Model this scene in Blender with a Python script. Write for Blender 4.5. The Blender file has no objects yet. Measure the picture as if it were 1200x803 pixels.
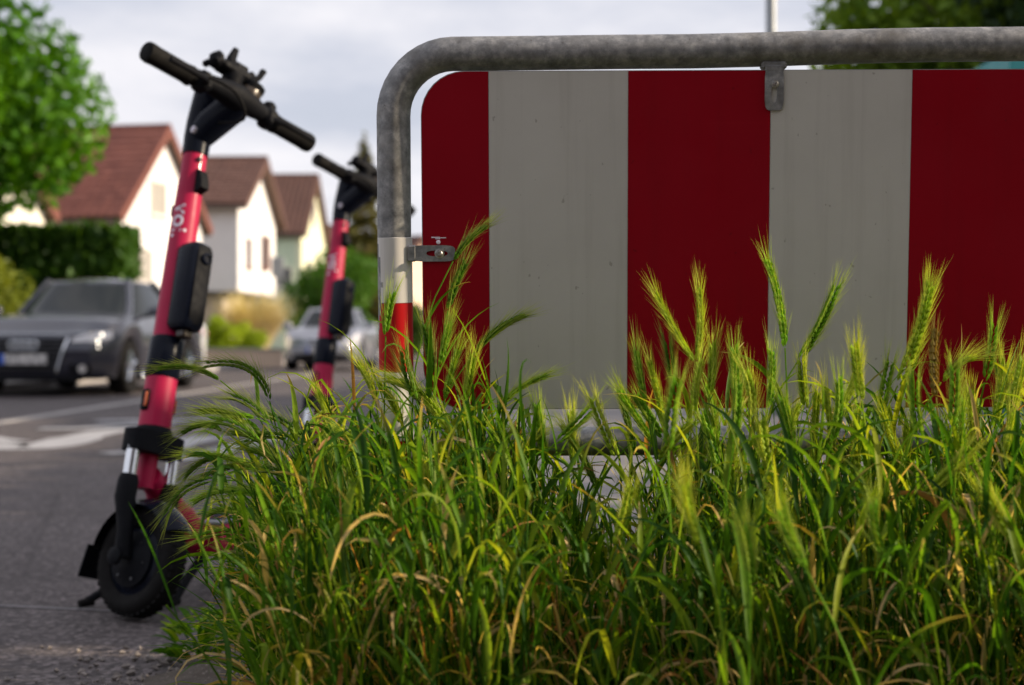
import bpy, math, random
import numpy as np
from mathutils import Vector, Matrix, Euler

SC = bpy.context.scene
COL = SC.collection
R = math.radians
PI = math.pi

# ------------------------------------------------------------------ camera
CAM_H = 0.612
FPX = 1667.0            # focal length in pixels of the 1200 px wide photograph (50 mm lens)
HY = 401.5
cam_data = bpy.data.cameras.new('camera')
cam_data.sensor_width = 36.0
cam_data.lens = 50.0
cam_data.clip_start = 0.05
cam_data.clip_end = 3000.0
cam_data.dof.use_dof = True
cam_data.dof.focus_distance = 1.93
cam_data.dof.aperture_fstop = 4.2
cam = bpy.data.objects.new('camera', cam_data)
COL.objects.link(cam)
cam.location = (0, 0, CAM_H)
cam.rotation_euler = (R(90), 0, 0)
SC.camera = cam

# ------------------------------------------------------------------ sky and sun
SUN_EL = 21.0
SUN_DIR = Vector((1.0, -0.04, math.tan(R(SUN_EL)))).normalized()   # towards the sun
world = bpy.data.worlds.new('World')
SC.world = world
world.use_nodes = True
wn, wl = world.node_tree.nodes, world.node_tree.links
wn.clear()
w_out = wn.new('ShaderNodeOutputWorld')
w_bg = wn.new('ShaderNodeBackground')
w_sky = wn.new('ShaderNodeTexSky')
w_sky.sky_type = 'NISHITA'
w_sky.sun_disc = False
w_sky.sun_elevation = R(SUN_EL)
w_sky.sun_rotation = math.atan2(SUN_DIR.x, SUN_DIR.y)
w_sky.altitude = 200
w_sky.air_density = 1.0
w_sky.dust_density = 1.5
w_tc = wn.new('ShaderNodeTexCoord')
w_map = wn.new('ShaderNodeMapping')
w_map.inputs['Scale'].default_value = (2.6, 2.6, 8.0)
w_n1 = wn.new('ShaderNodeTexNoise')
w_n1.inputs['Scale'].default_value = 1.5
w_n1.inputs['Detail'].default_value = 6.0
w_n1.inputs['Roughness'].default_value = 0.55
w_r1 = wn.new('ShaderNodeValToRGB')
w_r1.color_ramp.elements[0].position = 0.36
w_r1.color_ramp.elements[0].color = (6.4, 6.6, 7.6, 1)
w_r1.color_ramp.elements[1].position = 0.66
w_r1.color_ramp.elements[1].color = (9.0, 8.85, 9.2, 1)
w_r2 = wn.new('ShaderNodeValToRGB')
w_r2.color_ramp.elements[0].position = 0.30
w_r2.color_ramp.elements[0].color = (0.78, 0.78, 0.78, 1)
w_r2.color_ramp.elements[1].position = 0.60
w_r2.color_ramp.elements[1].color = (1, 1, 1, 1)
w_mix = wn.new('ShaderNodeMixRGB')
wl.new(w_tc.outputs['Generated'], w_map.inputs['Vector'])
wl.new(w_map.outputs['Vector'], w_n1.inputs['Vector'])
wl.new(w_n1.outputs['Fac'], w_r1.inputs['Fac'])
wl.new(w_n1.outputs['Fac'], w_r2.inputs['Fac'])
wl.new(w_r2.outputs['Color'], w_mix.inputs['Fac'])
wl.new(w_sky.outputs['Color'], w_mix.inputs['Color1'])
wl.new(w_r1.outputs['Color'], w_mix.inputs['Color2'])
wl.new(w_mix.outputs['Color'], w_bg.inputs['Color'])
w_bg.inputs['Strength'].default_value = 0.080
wl.new(w_bg.outputs['Background'], w_out.inputs['Surface'])

sun_data = bpy.data.lights.new('sun', 'SUN')
sun_data.energy = 5.0
sun_data.angle = R(0.55)
sun_data.color = (1.0, 0.83, 0.61)
sun = bpy.data.objects.new('sun', sun_data)
COL.objects.link(sun)
sun.rotation_euler = (-SUN_DIR).to_track_quat('-Z', 'Y').to_euler()
sun.location = SUN_DIR * 60

SC.view_settings.view_transform = 'Standard'
SC.view_settings.look = 'None'
SC.view_settings.gamma = 1.0
SC.view_settings.exposure = 0.45
SC.cycles.max_bounces = 8
SC.cycles.transparent_max_bounces = 8
SC.cycles.sample_clamp_indirect = 4.0

# ------------------------------------------------------------------ places measured from the photograph
def P(px, py, Y):
    return Vector(((px - 600.0) * Y / FPX, Y, CAM_H + (HY - py) * Y / FPX))

def G(px, py):
    Y = CAM_H * FPX / (py - HY)
    return Vector(((px - 600.0) * Y / FPX, Y, 0.0))

# ------------------------------------------------------------------ materials
MATS = {}

class NT:
    def __init__(s, name):
        s.m = bpy.data.materials.new(name)
        s.m.use_nodes = True
        s.n = s.m.node_tree.nodes
        s.l = s.m.node_tree.links
        s.b = s.n['Principled BSDF']
        s.o = s.n['Material Output']
        MATS[name] = s.m
    def new(s, t, **kw):
        x = s.n.new(t)
        for k, v in kw.items():
            x.inputs[k].default_value = v
        return x
    def coord(s, scale=(1, 1, 1)):
        tc = s.n.new('ShaderNodeTexCoord')
        mp = s.n.new('ShaderNodeMapping')
        mp.inputs['Scale'].default_value = scale
        s.l.new(tc.outputs['Object'], mp.inputs['Vector'])
        return mp.outputs['Vector']
    def noise(s, vec, scale, detail=4.0, rough=0.55):
        x = s.new('ShaderNodeTexNoise', Scale=scale, Detail=detail, Roughness=rough)
        if vec is not None: s.l.new(vec, x.inputs['Vector'])
        return x.outputs['Fac']
    def ramp(s, fac, stops):
        r = s.n.new('ShaderNodeValToRGB')
        e = r.color_ramp.elements
        while len(e) < len(stops): e.new(0.5)
        for i, (p, c) in enumerate(stops):
            e[i].position = p
            e[i].color = (c[0], c[1], c[2], 1) if not isinstance(c, (int, float)) else (c, c, c, 1)
        s.l.new(fac, r.inputs['Fac'])
        return r.outputs['Color']
    def mix(s, fac, a, b, mode='MIX'):
        x = s.n.new('ShaderNodeMixRGB'); x.blend_type = mode
        for i, v in (('Fac', fac), ('Color1', a), ('Color2', b)):
            if hasattr(v, 'is_linked'): s.l.new(v, x.inputs[i])
            elif isinstance(v, (int, float)): x.inputs[i].default_value = v if i == 'Fac' else (v, v, v, 1)
            else: x.inputs[i].default_value = (v[0], v[1], v[2], 1)
        return x.outputs['Color']
    def bump(s, h, strength=0.3, dist=0.01):
        x = s.n.new('ShaderNodeBump')
        x.inputs['Strength'].default_value = strength
        x.inputs['Distance'].default_value = dist
        s.l.new(h, x.inputs['Height'])
        s.l.new(x.outputs['Normal'], s.b.inputs['Normal'])
    def set(s, **kw):
        for k, v in kw.items():
            k = k.replace('_', ' ')
            if hasattr(v, 'is_linked'): s.l.new(v, s.b.inputs[k])
            elif isinstance(v, (tuple, list)): s.b.inputs[k].default_value = (v[0], v[1], v[2], 1)
            else: s.b.inputs[k].default_value = v

def simple(name, col, rough=0.5, metal=0.0, var=0.12, scale=8.0, bump=0.0, bscale=60.0, coat=0.0, rvar=0.1):
    t = NT(name)
    v = t.coord()
    n = t.noise(v, scale, 5)
    lo = [c * (1 - var) for c in col]; hi = [min(1, c * (1 + var)) for c in col]
    t.set(Base_Color=t.ramp(n, [(0.3, lo), (0.7, hi)]), Metallic=metal)
    n2 = t.noise(v, scale * 4, 4)
    t.set(Roughness=t.ramp(n2, [(0.3, max(0.02, rough - rvar)), (0.7, min(1, rough + rvar))]))
    if name == 'scooter_red': t.set(Specular_IOR_Level=0.25)
    if sum(col) < 0.04: t.set(Specular_IOR_Level=0.10)
    if coat: t.set(Coat_Weight=coat, Coat_Roughness=0.08)
    if bump: t.bump(t.noise(v, bscale, 6), bump, 0.004)
    return t.m

# plain ones
simple('scooter_red', (0.40, 0.006, 0.055), 0.5, 0.0, 0.06, 12, coat=0.06, rvar=0.06)
simple('scooter_black', (0.006, 0.0065, 0.009), 0.62, 0.0, 0.2, 14, bump=0.08, bscale=300)
simple('gloss_black', (0.006, 0.008, 0.016), 0.25, 0.0, 0.2, 10, rvar=0.05)
simple('rubber', (0.009, 0.0085, 0.0085), 0.72, 0.0, 0.25, 30, bump=0.2, bscale=180)
simple('chrome', (0.72, 0.74, 0.78), 0.16, 1.0, 0.05, 10, rvar=0.04)
simple('dark_metal', (0.07, 0.07, 0.075), 0.4, 0.8, 0.2, 10)
simple('bronze_lens', (0.045, 0.034, 0.026), 0.28, 0.2, 0.3, 10)
simple('orange_reflector', (0.55, 0.10, 0.02), 0.25, 0.0, 0.1, 20)
simple('lettering_white', (0.78, 0.72, 0.82), 0.5, 0.0, 0.04, 10)
simple('deck_grey', (0.16, 0.165, 0.18), 0.5, 0.0, 0.2, 14, bump=0.2, bscale=200)
simple('steel_bolt', (0.50, 0.50, 0.48), 0.35, 0.9, 0.25, 60)
simple('white_line', (0.36, 0.355, 0.37), 0.75, 0.0, 0.15, 6, bump=0.2, bscale=80)
simple('concrete', (0.42, 0.39, 0.38), 0.85, 0.0, 0.15, 3, bump=0.25, bscale=50)
simple('joint_grey', (0.20, 0.195, 0.205), 0.8, 0.0, 0.3, 20)
simple('kerb_stone', (0.34, 0.32, 0.31), 0.8, 0.0, 0.15, 4, bump=0.2, bscale=40)
simple('wall_white', (0.84, 0.82, 0.83), 0.85, 0.0, 0.04, 0.9, bump=0.1, bscale=25)
simple('wall_cream', (0.84, 0.80, 0.71), 0.85, 0.0, 0.04, 0.9, bump=0.1, bscale=25)
simple('wall_green', (0.66, 0.76, 0.58), 0.85, 0.0, 0.04, 0.9, bump=0.1, bscale=25)
simple('wall_yellow', (0.83, 0.83, 0.60), 0.85, 0.0, 0.04, 0.9, bump=0.1, bscale=25)
simple('wall_peach', (0.80, 0.60, 0.46), 0.85, 0.0, 0.08, 1.2, bump=0.1, bscale=25)
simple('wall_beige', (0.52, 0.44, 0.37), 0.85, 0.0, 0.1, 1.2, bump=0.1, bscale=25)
simple('wall_teal', (0.03, 0.25, 0.27), 0.5, 0.0, 0.1, 1.2)
simple('brick_dark', (0.10, 0.05, 0.038), 0.9, 0.0, 0.25, 4, bump=0.3, bscale=30)
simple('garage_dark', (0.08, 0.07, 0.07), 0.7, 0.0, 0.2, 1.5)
simple('window_frame', (0.70, 0.66, 0.60), 0.5, 0.0, 0.05, 4)
simple('brown_frame', (0.20, 0.10, 0.075), 0.6, 0.0, 0.15, 6)
simple('shutter_grey', (0.33, 0.31, 0.29), 0.6, 0.0, 0.06, 5)
simple('wood_brown', (0.16, 0.10, 0.075), 0.7, 0.0, 0.2, 3)
simple('gutter', (0.22, 0.17, 0.15), 0.5, 0.3, 0.15, 3)
simple('bark', (0.10, 0.075, 0.055), 0.9, 0.0, 0.3, 6, bump=0.6, bscale=25)
simple('pole_grey', (0.30, 0.32, 0.34), 0.45, 0.5, 0.12, 5)
simple('sign_back', (0.34, 0.35, 0.37), 0.5, 0.4, 0.1, 5)
simple('plate_blue', (0.01, 0.10, 0.55), 0.4, 0.0, 0.05, 10)
simple('lamp_glass', (0.50, 0.49, 0.50), 0.12, 0.4, 0.15, 6, coat=0.6)
simple('car_trim', (0.012, 0.012, 0.014), 0.45, 0.0, 0.2, 10)
simple('tail_red', (0.35, 0.01, 0.01), 0.25, 0.0, 0.1, 10)

def car_paint(name, col, metal=0.55, rough=0.32):
    t = NT(name)
    v = t.coord()
    f = t.noise(v, 900, 2)
    c = t.mix(t.noise(v, 3, 3), [x * 0.92 for x in col], [min(1, x * 1.08) for x in col])
    c = t.mix(t.ramp(f, [(0.5, 0.0), (0.8, 0.35)]), c, [min(1, x * 1.8 + 0.02) for x in col])
    t.set(Base_Color=c, Metallic=metal, Roughness=rough, Coat_Weight=0.7, Coat_Roughness=0.04)
    return t.m
car_paint('paint_anthracite', (0.034, 0.036, 0.052), 0.35, 0.2)
car_paint('paint_silver', (0.28, 0.29, 0.34))
car_paint('paint_white', (0.52, 0.53, 0.56), 0.0, 0.35)

t = NT('glass_dark'); t.set(Base_Color=(0.010, 0.013, 0.014), Roughness=0.03, Specular_IOR_Level=0.22)
t = NT('pane_glass'); t.set(Base_Color=(0.10, 0.10, 0.11), Roughness=0.08, Specular_IOR_Level=0.7)
t = NT('led'); t.set(Base_Color=(0.9, 0.9, 0.85), Emission_Color=(1.0, 0.88, 0.70), Emission_Strength=3.0)

# asphalt
t = NT('asphalt')
v = t.coord()
big = t.noise(v, 0.55, 4)
c = t.ramp(big, [(0.3, (0.086, 0.072, 0.073)), (0.7, (0.122, 0.104, 0.105))])
vor = t.new('ShaderNodeTexVoronoi', Scale=95.0)
t.l.new(v, vor.inputs['Vector'])
stone = t.ramp(vor.outputs['Color'], [(0.15, 0.45), (0.6, 0.95), (0.95, 2.0)])
c = t.mix(1.0, c, stone, 'MULTIPLY')
patch = t.ramp(t.noise(v, 1.7, 6, 0.65), [(0.47, 0.0), (0.66, 0.35)])
c = t.mix(patch, c, (0.050, 0.043, 0.043))
vc = t.new('ShaderNodeTexVoronoi', Scale=0.42); vc.feature = 'DISTANCE_TO_EDGE'
wob = t.mix(0.12, v, t.new('ShaderNodeTexNoise', Scale=2.5).outputs['Color'], 'ADD')
t.l.new(wob, vc.inputs['Vector'])
crack = t.ramp(vc.outputs['Distance'], [(0.0, 0.35), (0.005, 0.0)])
c = t.mix(crack, c, (0.016, 0.014, 0.014))
grit = t.ramp(t.noise(v, 170, 2), [(0.65, 0.0), (0.73, 0.4)])
c = t.mix(grit, c, (0.22, 0.20, 0.19))
t.set(Base_Color=c, Roughness=0.85, Specular_IOR_Level=0.3)
hsum = t.mix(0.5, vor.outputs['Distance'], t.noise(v, 40, 5))
t.bump(hsum, 0.8, 0.006)

# parking bay and pavement
t = NT('paving')
v = t.coord()
br = t.new('ShaderNodeTexBrick', Scale=1.0)
br.inputs['Brick Width'].default_value = 0.4; br.inputs['Row Height'].default_value = 0.4
br.inputs['Mortar Size'].default_value = 0.006
br.inputs['Color1'].default_value = (0.20, 0.185, 0.18, 1); br.inputs['Color2'].default_value = (0.24, 0.22, 0.215, 1)
br.inputs['Mortar'].default_value = (0.15, 0.135, 0.13, 1)
t.l.new(v, br.inputs['Vector'])
c = t.mix(t.ramp(t.noise(v, 2.2, 6), [(0.35, 0.0), (0.75, 0.35)]), br.outputs['Color'], (0.27, 0.24, 0.23))
t.set(Base_Color=c, Roughness=0.9)
t.bump(t.noise(v, 60, 5), 0.3, 0.004)

t = NT('terrain')
v = t.coord()
t.set(Base_Color=t.ramp(t.noise(v, 0.5, 8, 0.7), [(0.3, (0.05, 0.075, 0.02)), (0.55, (0.09, 0.11, 0.035)), (0.8, (0.19, 0.16, 0.10))]), Roughness=0.95)
t.bump(t.noise(v, 8, 8), 0.6, 0.05)

t = NT('soil')
v = t.coord()
c = t.ramp(t.noise(v, 9, 8, 0.7), [(0.3, (0.045, 0.034, 0.026)), (0.7, (0.13, 0.105, 0.085))])
c = t.mix(t.ramp(t.noise(v, 130, 3), [(0.6, 0.0), (0.7, 0.8)]), c, (0.30, 0.26, 0.23))
t.set(Base_Color=c, Roughness=0.95)
t.bump(t.noise(v, 60, 8, 0.7), 0.9, 0.012)

t = NT('gravel_stone')
v = t.coord()
t.set(Base_Color=t.ramp(t.noise(v, 25, 3), [(0.3, (0.10, 0.085, 0.08)), (0.7, (0.32, 0.28, 0.26))]), Roughness=0.9)

# galvanised steel
t = NT('galvanised')
v = t.coord()
spang = t.new('ShaderNodeTexVoronoi', Scale=38.0); spang.feature = 'SMOOTH_F1'
t.l.new(t.mix(0.03, v, t.new('ShaderNodeTexNoise', Scale=30.0).outputs['Color'], 'ADD'), spang.inputs['Vector'])
c = t.ramp(t.noise(v, 48, 8, 0.68), [(0.34, (0.10, 0.101, 0.106)), (0.5, (0.23, 0.23, 0.235)), (0.66, (0.42, 0.41, 0.40))])
c = t.mix(t.ramp(spang.outputs['Distance'], [(0.2, 0.0), (0.7, 0.5)]), c, (0.20, 0.195, 0.19))
dirt = t.ramp(t.noise(v, 7, 7, 0.7), [(0.5, 0.0), (0.72, 0.75)])
c = t.mix(dirt, c, (0.115, 0.10, 0.078))
dots = t.ramp(t.noise(v, 170, 2), [(0.70, 0.0), (0.76, 0.7)])
c = t.mix(dots, c, (0.07, 0.06, 0.05))
t.set(Base_Color=c, Metallic=0.35, Roughness=t.ramp(t.noise(v, 30, 5), [(0.3, 0.42), (0.7, 0.68)]))
t.bump(t.noise(v, 90, 5), 0.25, 0.0015)

def sheeting(name, lo, hi, grime, gfac):
    t = NT(name)
    v = t.coord()
    c = t.ramp(t.noise(v, 5, 6, 0.6), [(0.3, lo), (0.7, hi)])
    vs = t.coord((26, 1, 1.1))
    streak = t.ramp(t.noise(vs, 1.6, 5, 0.6), [(0.5, 0.0), (0.75, gfac)])
    c = t.mix(streak, c, grime)
    vd = t.coord((1.0, 1, 0.8))
    c = t.mix(t.ramp(t.noise(vd, 85, 2), [(0.725, 0.0), (0.755, 0.6)]), c, grime)
    vx = t.n.new('ShaderNodeMapping'); vx.inputs['Rotation'].default_value = (0, R(38), 0); vx.inputs['Scale'].default_value = (1.6, 1, 70)
    tc = t.n.new('ShaderNodeTexCoord'); t.l.new(tc.outputs['Object'], vx.inputs['Vector'])
    scr = t.ramp(t.noise(vx.outputs['Vector'], 1.5, 3, 0.5), [(0.72, 0.0), (0.76, 0.12)])
    c = t.mix(scr, c, [min(1, x * 1.5 + 0.02) for x in hi])
    cell = t.new('ShaderNodeTexVoronoi', Scale=420.0); t.l.new(v, cell.inputs['Vector'])
    t.set(Base_Color=c, Roughness=t.ramp(t.noise(v, 12, 4), [(0.3, 0.38), (0.7, 0.6)]), Specular_IOR_Level=0.3 if lo[1] > .1 else 0.12)
    t.bump(cell.outputs['Distance'], 0.06, 0.0005)
sheeting('sheeting_white', (0.47, 0.445, 0.405), (0.53, 0.505, 0.46), (0.25, 0.225, 0.19), 0.25)
sheeting('sheeting_red', (0.25, 0.0008, 0.0080), (0.28, 0.0010, 0.0098), (0.16, 0.004, 0.008), 0.2)
sheeting('band_white', (0.60, 0.57, 0.54), (0.68, 0.65, 0.61), (0.30, 0.26, 0.21), 0.35)
sheeting('band_red', (0.42, 0.006, 0.010), (0.50, 0.010, 0.012), (0.16, 0.012, 0.012), 0.3)
simple('aluminium', (0.42, 0.42, 0.42), 0.5, 0.6, 0.1, 10)

# number plate with worn print too small to read
t = NT('plate_white')
v = t.coord((16, 16, 9))
t.set(Base_Color=t.ramp(t.noise(v, 1.3, 3), [(0.42, (0.30, 0.29, 0.29)), (0.56, (0.62, 0.60, 0.58))]), Roughness=0.5)

# roof tiles
def tile_mat(name, lo, hi):
    t = NT(name)
    v = t.coord()
    c = t.ramp(t.noise(v, 1.1, 8, 0.7), [(0.3, lo), (0.7, hi)])
    c = t.mix(t.ramp(t.noise(v, 14, 4), [(0.5, 0.0), (0.7, 0.45)]), c, [x * 0.55 for x in lo])
    t.set(Base_Color=c, Roughness=0.8)
    t.bump(t.noise(v, 40, 4), 0.3, 0.006)
tile_mat('tile_red', (0.145, 0.048, 0.038), (0.205, 0.070, 0.052))
tile_mat('tile_brown', (0.095, 0.046, 0.036), (0.145, 0.070, 0.054))

# plants: colour comes from a per-leaf attribute
def leaf_mat(name, transl=0.38, gloss=0.05, rough=0.38):
    m = bpy.data.materials.new(name); m.use_nodes = True
    n, l = m.node_tree.nodes, m.node_tree.links
    n.clear()
    o = n.new('ShaderNodeOutputMaterial')
    a = n.new('ShaderNodeAttribute'); a.attribute_name = 'leaf_colour'
    tc = n.new('ShaderNodeTexCoord')
    nz = n.new('ShaderNodeTexNoise'); nz.inputs['Scale'].default_value = 55.0; nz.inputs['Detail'].default_value = 3
    l.new(tc.outputs['Object'], nz.inputs['Vector'])
    rp = n.new('ShaderNodeValToRGB'); rp.color_ramp.elements[0].position = 0.3; rp.color_ramp.elements[0].color = (.75, .78, .75, 1)
    rp.color_ramp.elements[1].position = 0.7; rp.color_ramp.elements[1].color = (1.2, 1.15, 1.1, 1)
    l.new(nz.outputs['Fac'], rp.inputs['Fac'])
    mu = n.new('ShaderNodeMixRGB'); mu.blend_type = 'MULTIPLY'; mu.inputs['Fac'].default_value = 1
    l.new(a.outputs['Color'], mu.inputs['Color1']); l.new(rp.outputs['Color'], mu.inputs['Color2'])
    tm = n.new('ShaderNodeMixRGB'); tm.blend_type = 'MULTIPLY'; tm.inputs['Fac'].default_value = 1
    l.new(mu.outputs['Color'], tm.inputs['Color1']); tm.inputs['Color2'].default_value = (1.9, 1.75, 0.7, 1)
    d = n.new('ShaderNodeBsdfDiffuse'); tr = n.new('ShaderNodeBsdfTranslucent'); g = n.new('ShaderNodeBsdfGlossy')
    g.inputs['Roughness'].default_value = rough
    g.inputs['Color'].default_value = (0.9, 0.95, 1.0, 1)
    l.new(mu.outputs['Color'], d.inputs['Color']); l.new(tm.outputs['Color'], tr.inputs['Color'])
    m1 = n.new('ShaderNodeMixShader'); m1.inputs[0].default_value = transl
    l.new(d.outputs[0], m1.inputs[1]); l.new(tr.outputs[0], m1.inputs[2])
    m2 = n.new('ShaderNodeMixShader'); m2.inputs[0].default_value = gloss
    l.new(m1.outputs[0], m2.inputs[1]); l.new(g.outputs[0], m2.inputs[2])
    l.new(m2.outputs[0], o.inputs['Surface'])
    MATS[name] = m
    return m
leaf_mat('grass_leaf', 0.45, 0.008, 0.50)
leaf_mat('ear_leaf', 0.5, 0.006, 0.5)
leaf_mat('tree_leaf', 0.28, 0.015, 0.45)

# ------------------------------------------------------------------ object helpers
def tag(o, label=None, cat=None, group=None, kind=None):
    if label: o['label'] = label
    if cat: o['category'] = cat
    if group: o['group'] = group
    if kind: o['kind'] = kind
    return o

def empty(name, loc=(0, 0, 0), rz=0.0, label=None, cat=None, group=None):
    o = bpy.data.objects.new(name, None)
    o.empty_display_size = 0.1
    COL.objects.link(o)
    o.location = loc
    o.rotation_euler = (0, 0, rz)
    return tag(o, label, cat, group)

def copy_tree(o, parent=None):
    c = o.copy(); COL.objects.link(c)
    if parent is not None: c.parent = parent
    for ch in list(o.children): copy_tree(ch, c)
    return c

def frame_of(t):
    t = t.normalized()
    a = Vector((0, 0, 1)) if abs(t.z) < 0.9 else Vector((1, 0, 0))
    x = t.cross(a).normalized()
    return x, t.cross(x).normalized()

class MB:
    """collects vertices and faces of one part"""
    def __init__(s, M=None):
        s.v = []; s.f = []; s.M = M
    def add(s, vs, fs):
        o = len(s.v)
        s.v += [Vector(p) for p in vs]
        s.f += [tuple(i + o for i in f) for f in fs]
    def box(s, c, d, M=None, bev=0.0):
        x, y, z = d[0] / 2, d[1] / 2, d[2] / 2
        c = Vector(c)
        if bev <= 0:
            vs = [Vector((i * x, j * y, k * z)) for i in (-1, 1) for j in (-1, 1) for k in (-1, 1)]
            fs = [(0, 1, 3, 2), (4, 6, 7, 5), (0, 4, 5, 1), (2, 3, 7, 6), (0, 2, 6, 4), (1, 5, 7, 3)]
        else:
            b = min(bev, x * .9, y * .9, z * .9)
            vs, fs, idx = [], [], {}
            for i in (-1, 1):
                for j in (-1, 1):
                    for k in (-1, 1):
                        for ax in range(3):
                            q = [i * (x - b), j * (y - b), k * (z - b)]
                            q[ax] = (i * x, j * y, k * z)[ax]
                            idx[i, j, k, ax] = len(vs); vs.append(Vector(q))
            for ax in range(3):
                a1, a2 = [a for a in range(3) if a != ax]
                for sg in (-1, 1):
                    ring = []
                    for (p, q) in ((-1, -1), (1, -1), (1, 1), (-1, 1)):
                        k = [0, 0, 0]; k[ax] = sg; k[a1] = p; k[a2] = q
                        ring.append(idx[k[0], k[1], k[2], ax])
                    fs.append(tuple(ring))
            for ax in range(3):
                a1, a2 = [a for a in range(3) if a != ax]
                for p in (-1, 1):
                    for q in (-1, 1):
                        k0 = [0, 0, 0]; k0[ax] = -1; k0[a1] = p; k0[a2] = q
                        k1 = list(k0); k1[ax] = 1
                        fs.append((idx[k0[0], k0[1], k0[2], a1], idx[k1[0], k1[1], k1[2], a1], idx[k1[0], k1[1], k1[2], a2], idx[k0[0], k0[1], k0[2], a2]))
            for i in (-1, 1):
                for j in (-1, 1):
                    for k in (-1, 1):
                        fs.append((idx[i, j, k, 0], idx[i, j, k, 1], idx[i, j, k, 2]))
        if M is not None: vs = [M @ p for p in vs]
        s.add([p + c for p in vs], fs)
        return s
    def tube(s, pts, rad, n=12, caps=True, squash=1.0):
        pts = [Vector(p) for p in pts]
        if isinstance(rad, (int, float)): rad = [rad] * len(pts)
        vs, fs = [], []
        tang = []
        for i in range(len(pts)):
            a = pts[max(0, i - 1)]; b = pts[min(len(pts) - 1, i + 1)]
            tang.append((b - a).normalized())
        x, y = frame_of(tang[0])
        for i, p in enumerate(pts):
            t_ = tang[i]
            x = (x - t_ * x.dot(t_)).normalized()
            y = t_.cross(x)
            for k in range(n):
                a = 2 * PI * k / n
                vs.append(p + x * (math.cos(a) * rad[i]) + y * (math.sin(a) * rad[i] * squash))
        for i in range(len(pts) - 1):
            for k in range(n):
                fs.append((i * n + k, i * n + (k + 1) % n, (i + 1) * n + (k + 1) % n, (i + 1) * n + k))
        if caps:
            fs.append(tuple(range(n - 1, -1, -1)))
            fs.append(tuple((len(pts) - 1) * n + k for k in range(n)))
        s.add(vs, fs)
        return s
    def lathe(s, prof, axis=(0, 0, 1), c=(0, 0, 0), n=24, closed=False):
        """prof: list of (radius, height along axis)"""
        t_ = Vector(axis).normalized(); x, y = frame_of(t_); c = Vector(c)
        vs, fs = [], []
        for (r, h) in prof:
            for k in range(n):
                a = 2 * PI * k / n
                vs.append(c + t_ * h + x * (r * math.cos(a)) + y * (r * math.sin(a)))
        m = len(prof)
        for i in range(m if closed else m - 1):
            j = (i + 1) % m
            for k in range(n):
                fs.append((i * n + k, i * n + (k + 1) % n, j * n + (k + 1) % n, j * n + k))
        if not closed:
            fs.append(tuple(range(n - 1, -1, -1)))
            fs.append(tuple((m - 1) * n + k for k in range(n)))
        s.add(vs, fs)
        return s
    def prism(s, poly, o, ux, uy, depth):
        """polygon poly in the plane (ux, uy) at o, extruded by vector depth"""
        o, ux, uy, depth = Vector(o), Vector(ux), Vector(uy), Vector(depth)
        n = len(poly)
        vs = [o + ux * a + uy * b for a, b in poly] + [o + ux * a + uy * b + depth for a, b in poly]
        fs = [tuple(range(n)), tuple(range(2 * n - 1, n - 1, -1))]
        for i in range(n):
            j = (i + 1) % n
            fs.append((i, i + n, j + n, j))
        s.add(vs, fs)
        return s
    def grid(s, nu, nv, fn, closed_u=False):
        vs = [fn(i / (nu - (0 if closed_u else 1)), j / (nv - 1)) for i in range(nu) for j in range(nv)]
        fs = []
        for i in range(nu if closed_u else nu - 1):
            for j in range(nv - 1):
                a = i * nv + j; b = ((i + 1) % nu) * nv + j
                fs.append((a, b, b + 1, a + 1))
        s.add(vs, fs)
        return s
    def build(s, name, mat, parent=None, origin=None, smooth=40):
        me = bpy.data.meshes.new(name)
        vs = s.v
        if s.M is not None: vs = [s.M @ p for p in vs]
        if origin is not None:
            o = Vector(origin); vs = [p - o for p in vs]
        me.from_pydata([tuple(p) for p in vs], [], s.f)
        me.validate()
        import bmesh
        bm = bmesh.new(); bm.from_mesh(me)
        bmesh.ops.recalc_face_normals(bm, faces=bm.faces)
        if smooth:
            lim = R(smooth)
            for f in bm.faces: f.smooth = True
            for e in bm.edges:
                if len(e.link_faces) == 2 and e.calc_face_angle(0) > lim: e.smooth = False
        bm.to_mesh(me); bm.free()
        me.materials.append(MATS[mat] if isinstance(mat, str) else mat)
        ob = bpy.data.objects.new(name, me)
        COL.objects.link(ob)
        if parent is not None: ob.parent = parent
        return ob

def arrays_mesh(name, verts, faces, cols=None, mat=None, smooth=True):
    """fast mesh from numpy arrays, faces (n,3) or (n,4)"""
    me = bpy.data.meshes.new(name)
    nv, (nf, k) = len(verts), faces.shape
    me.vertices.add(nv); me.vertices.foreach_set('co', np.ascontiguousarray(verts, dtype=np.float32).ravel())
    me.loops.add(nf * k); me.loops.foreach_set('vertex_index', np.ascontiguousarray(faces, dtype=np.int32).ravel())
    me.polygons.add(nf); me.polygons.foreach_set('loop_start', np.arange(0, nf * k, k, dtype=np.int32))
    me.polygons.foreach_set('use_smooth', np.full(nf, smooth))
    me.update(calc_edges=True)
    if cols is not None:
        a = me.attributes.new('leaf_colour', 'FLOAT_COLOR', 'POINT')
        c4 = np.ones((nv, 4), dtype=np.float32); c4[:, :3] = cols
        a.data.foreach_set('color', c4.ravel())
    if mat: me.materials.append(MATS[mat])
    return me

def obj_of(me, name, parent=None, loc=None):
    o = bpy.data.objects.new(name, me); COL.objects.link(o)
    if parent is not None: o.parent = parent
    if loc is not None: o.location = loc
    return o

def sheet(name, poly, z, mat, kind='structure', sub=0):
    m = MB(); m.add([(x, y, z) for x, y in poly], [tuple(range(len(poly)))])
    o = m.build(name, mat, smooth=0)
    return tag(o, kind=kind)

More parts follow.
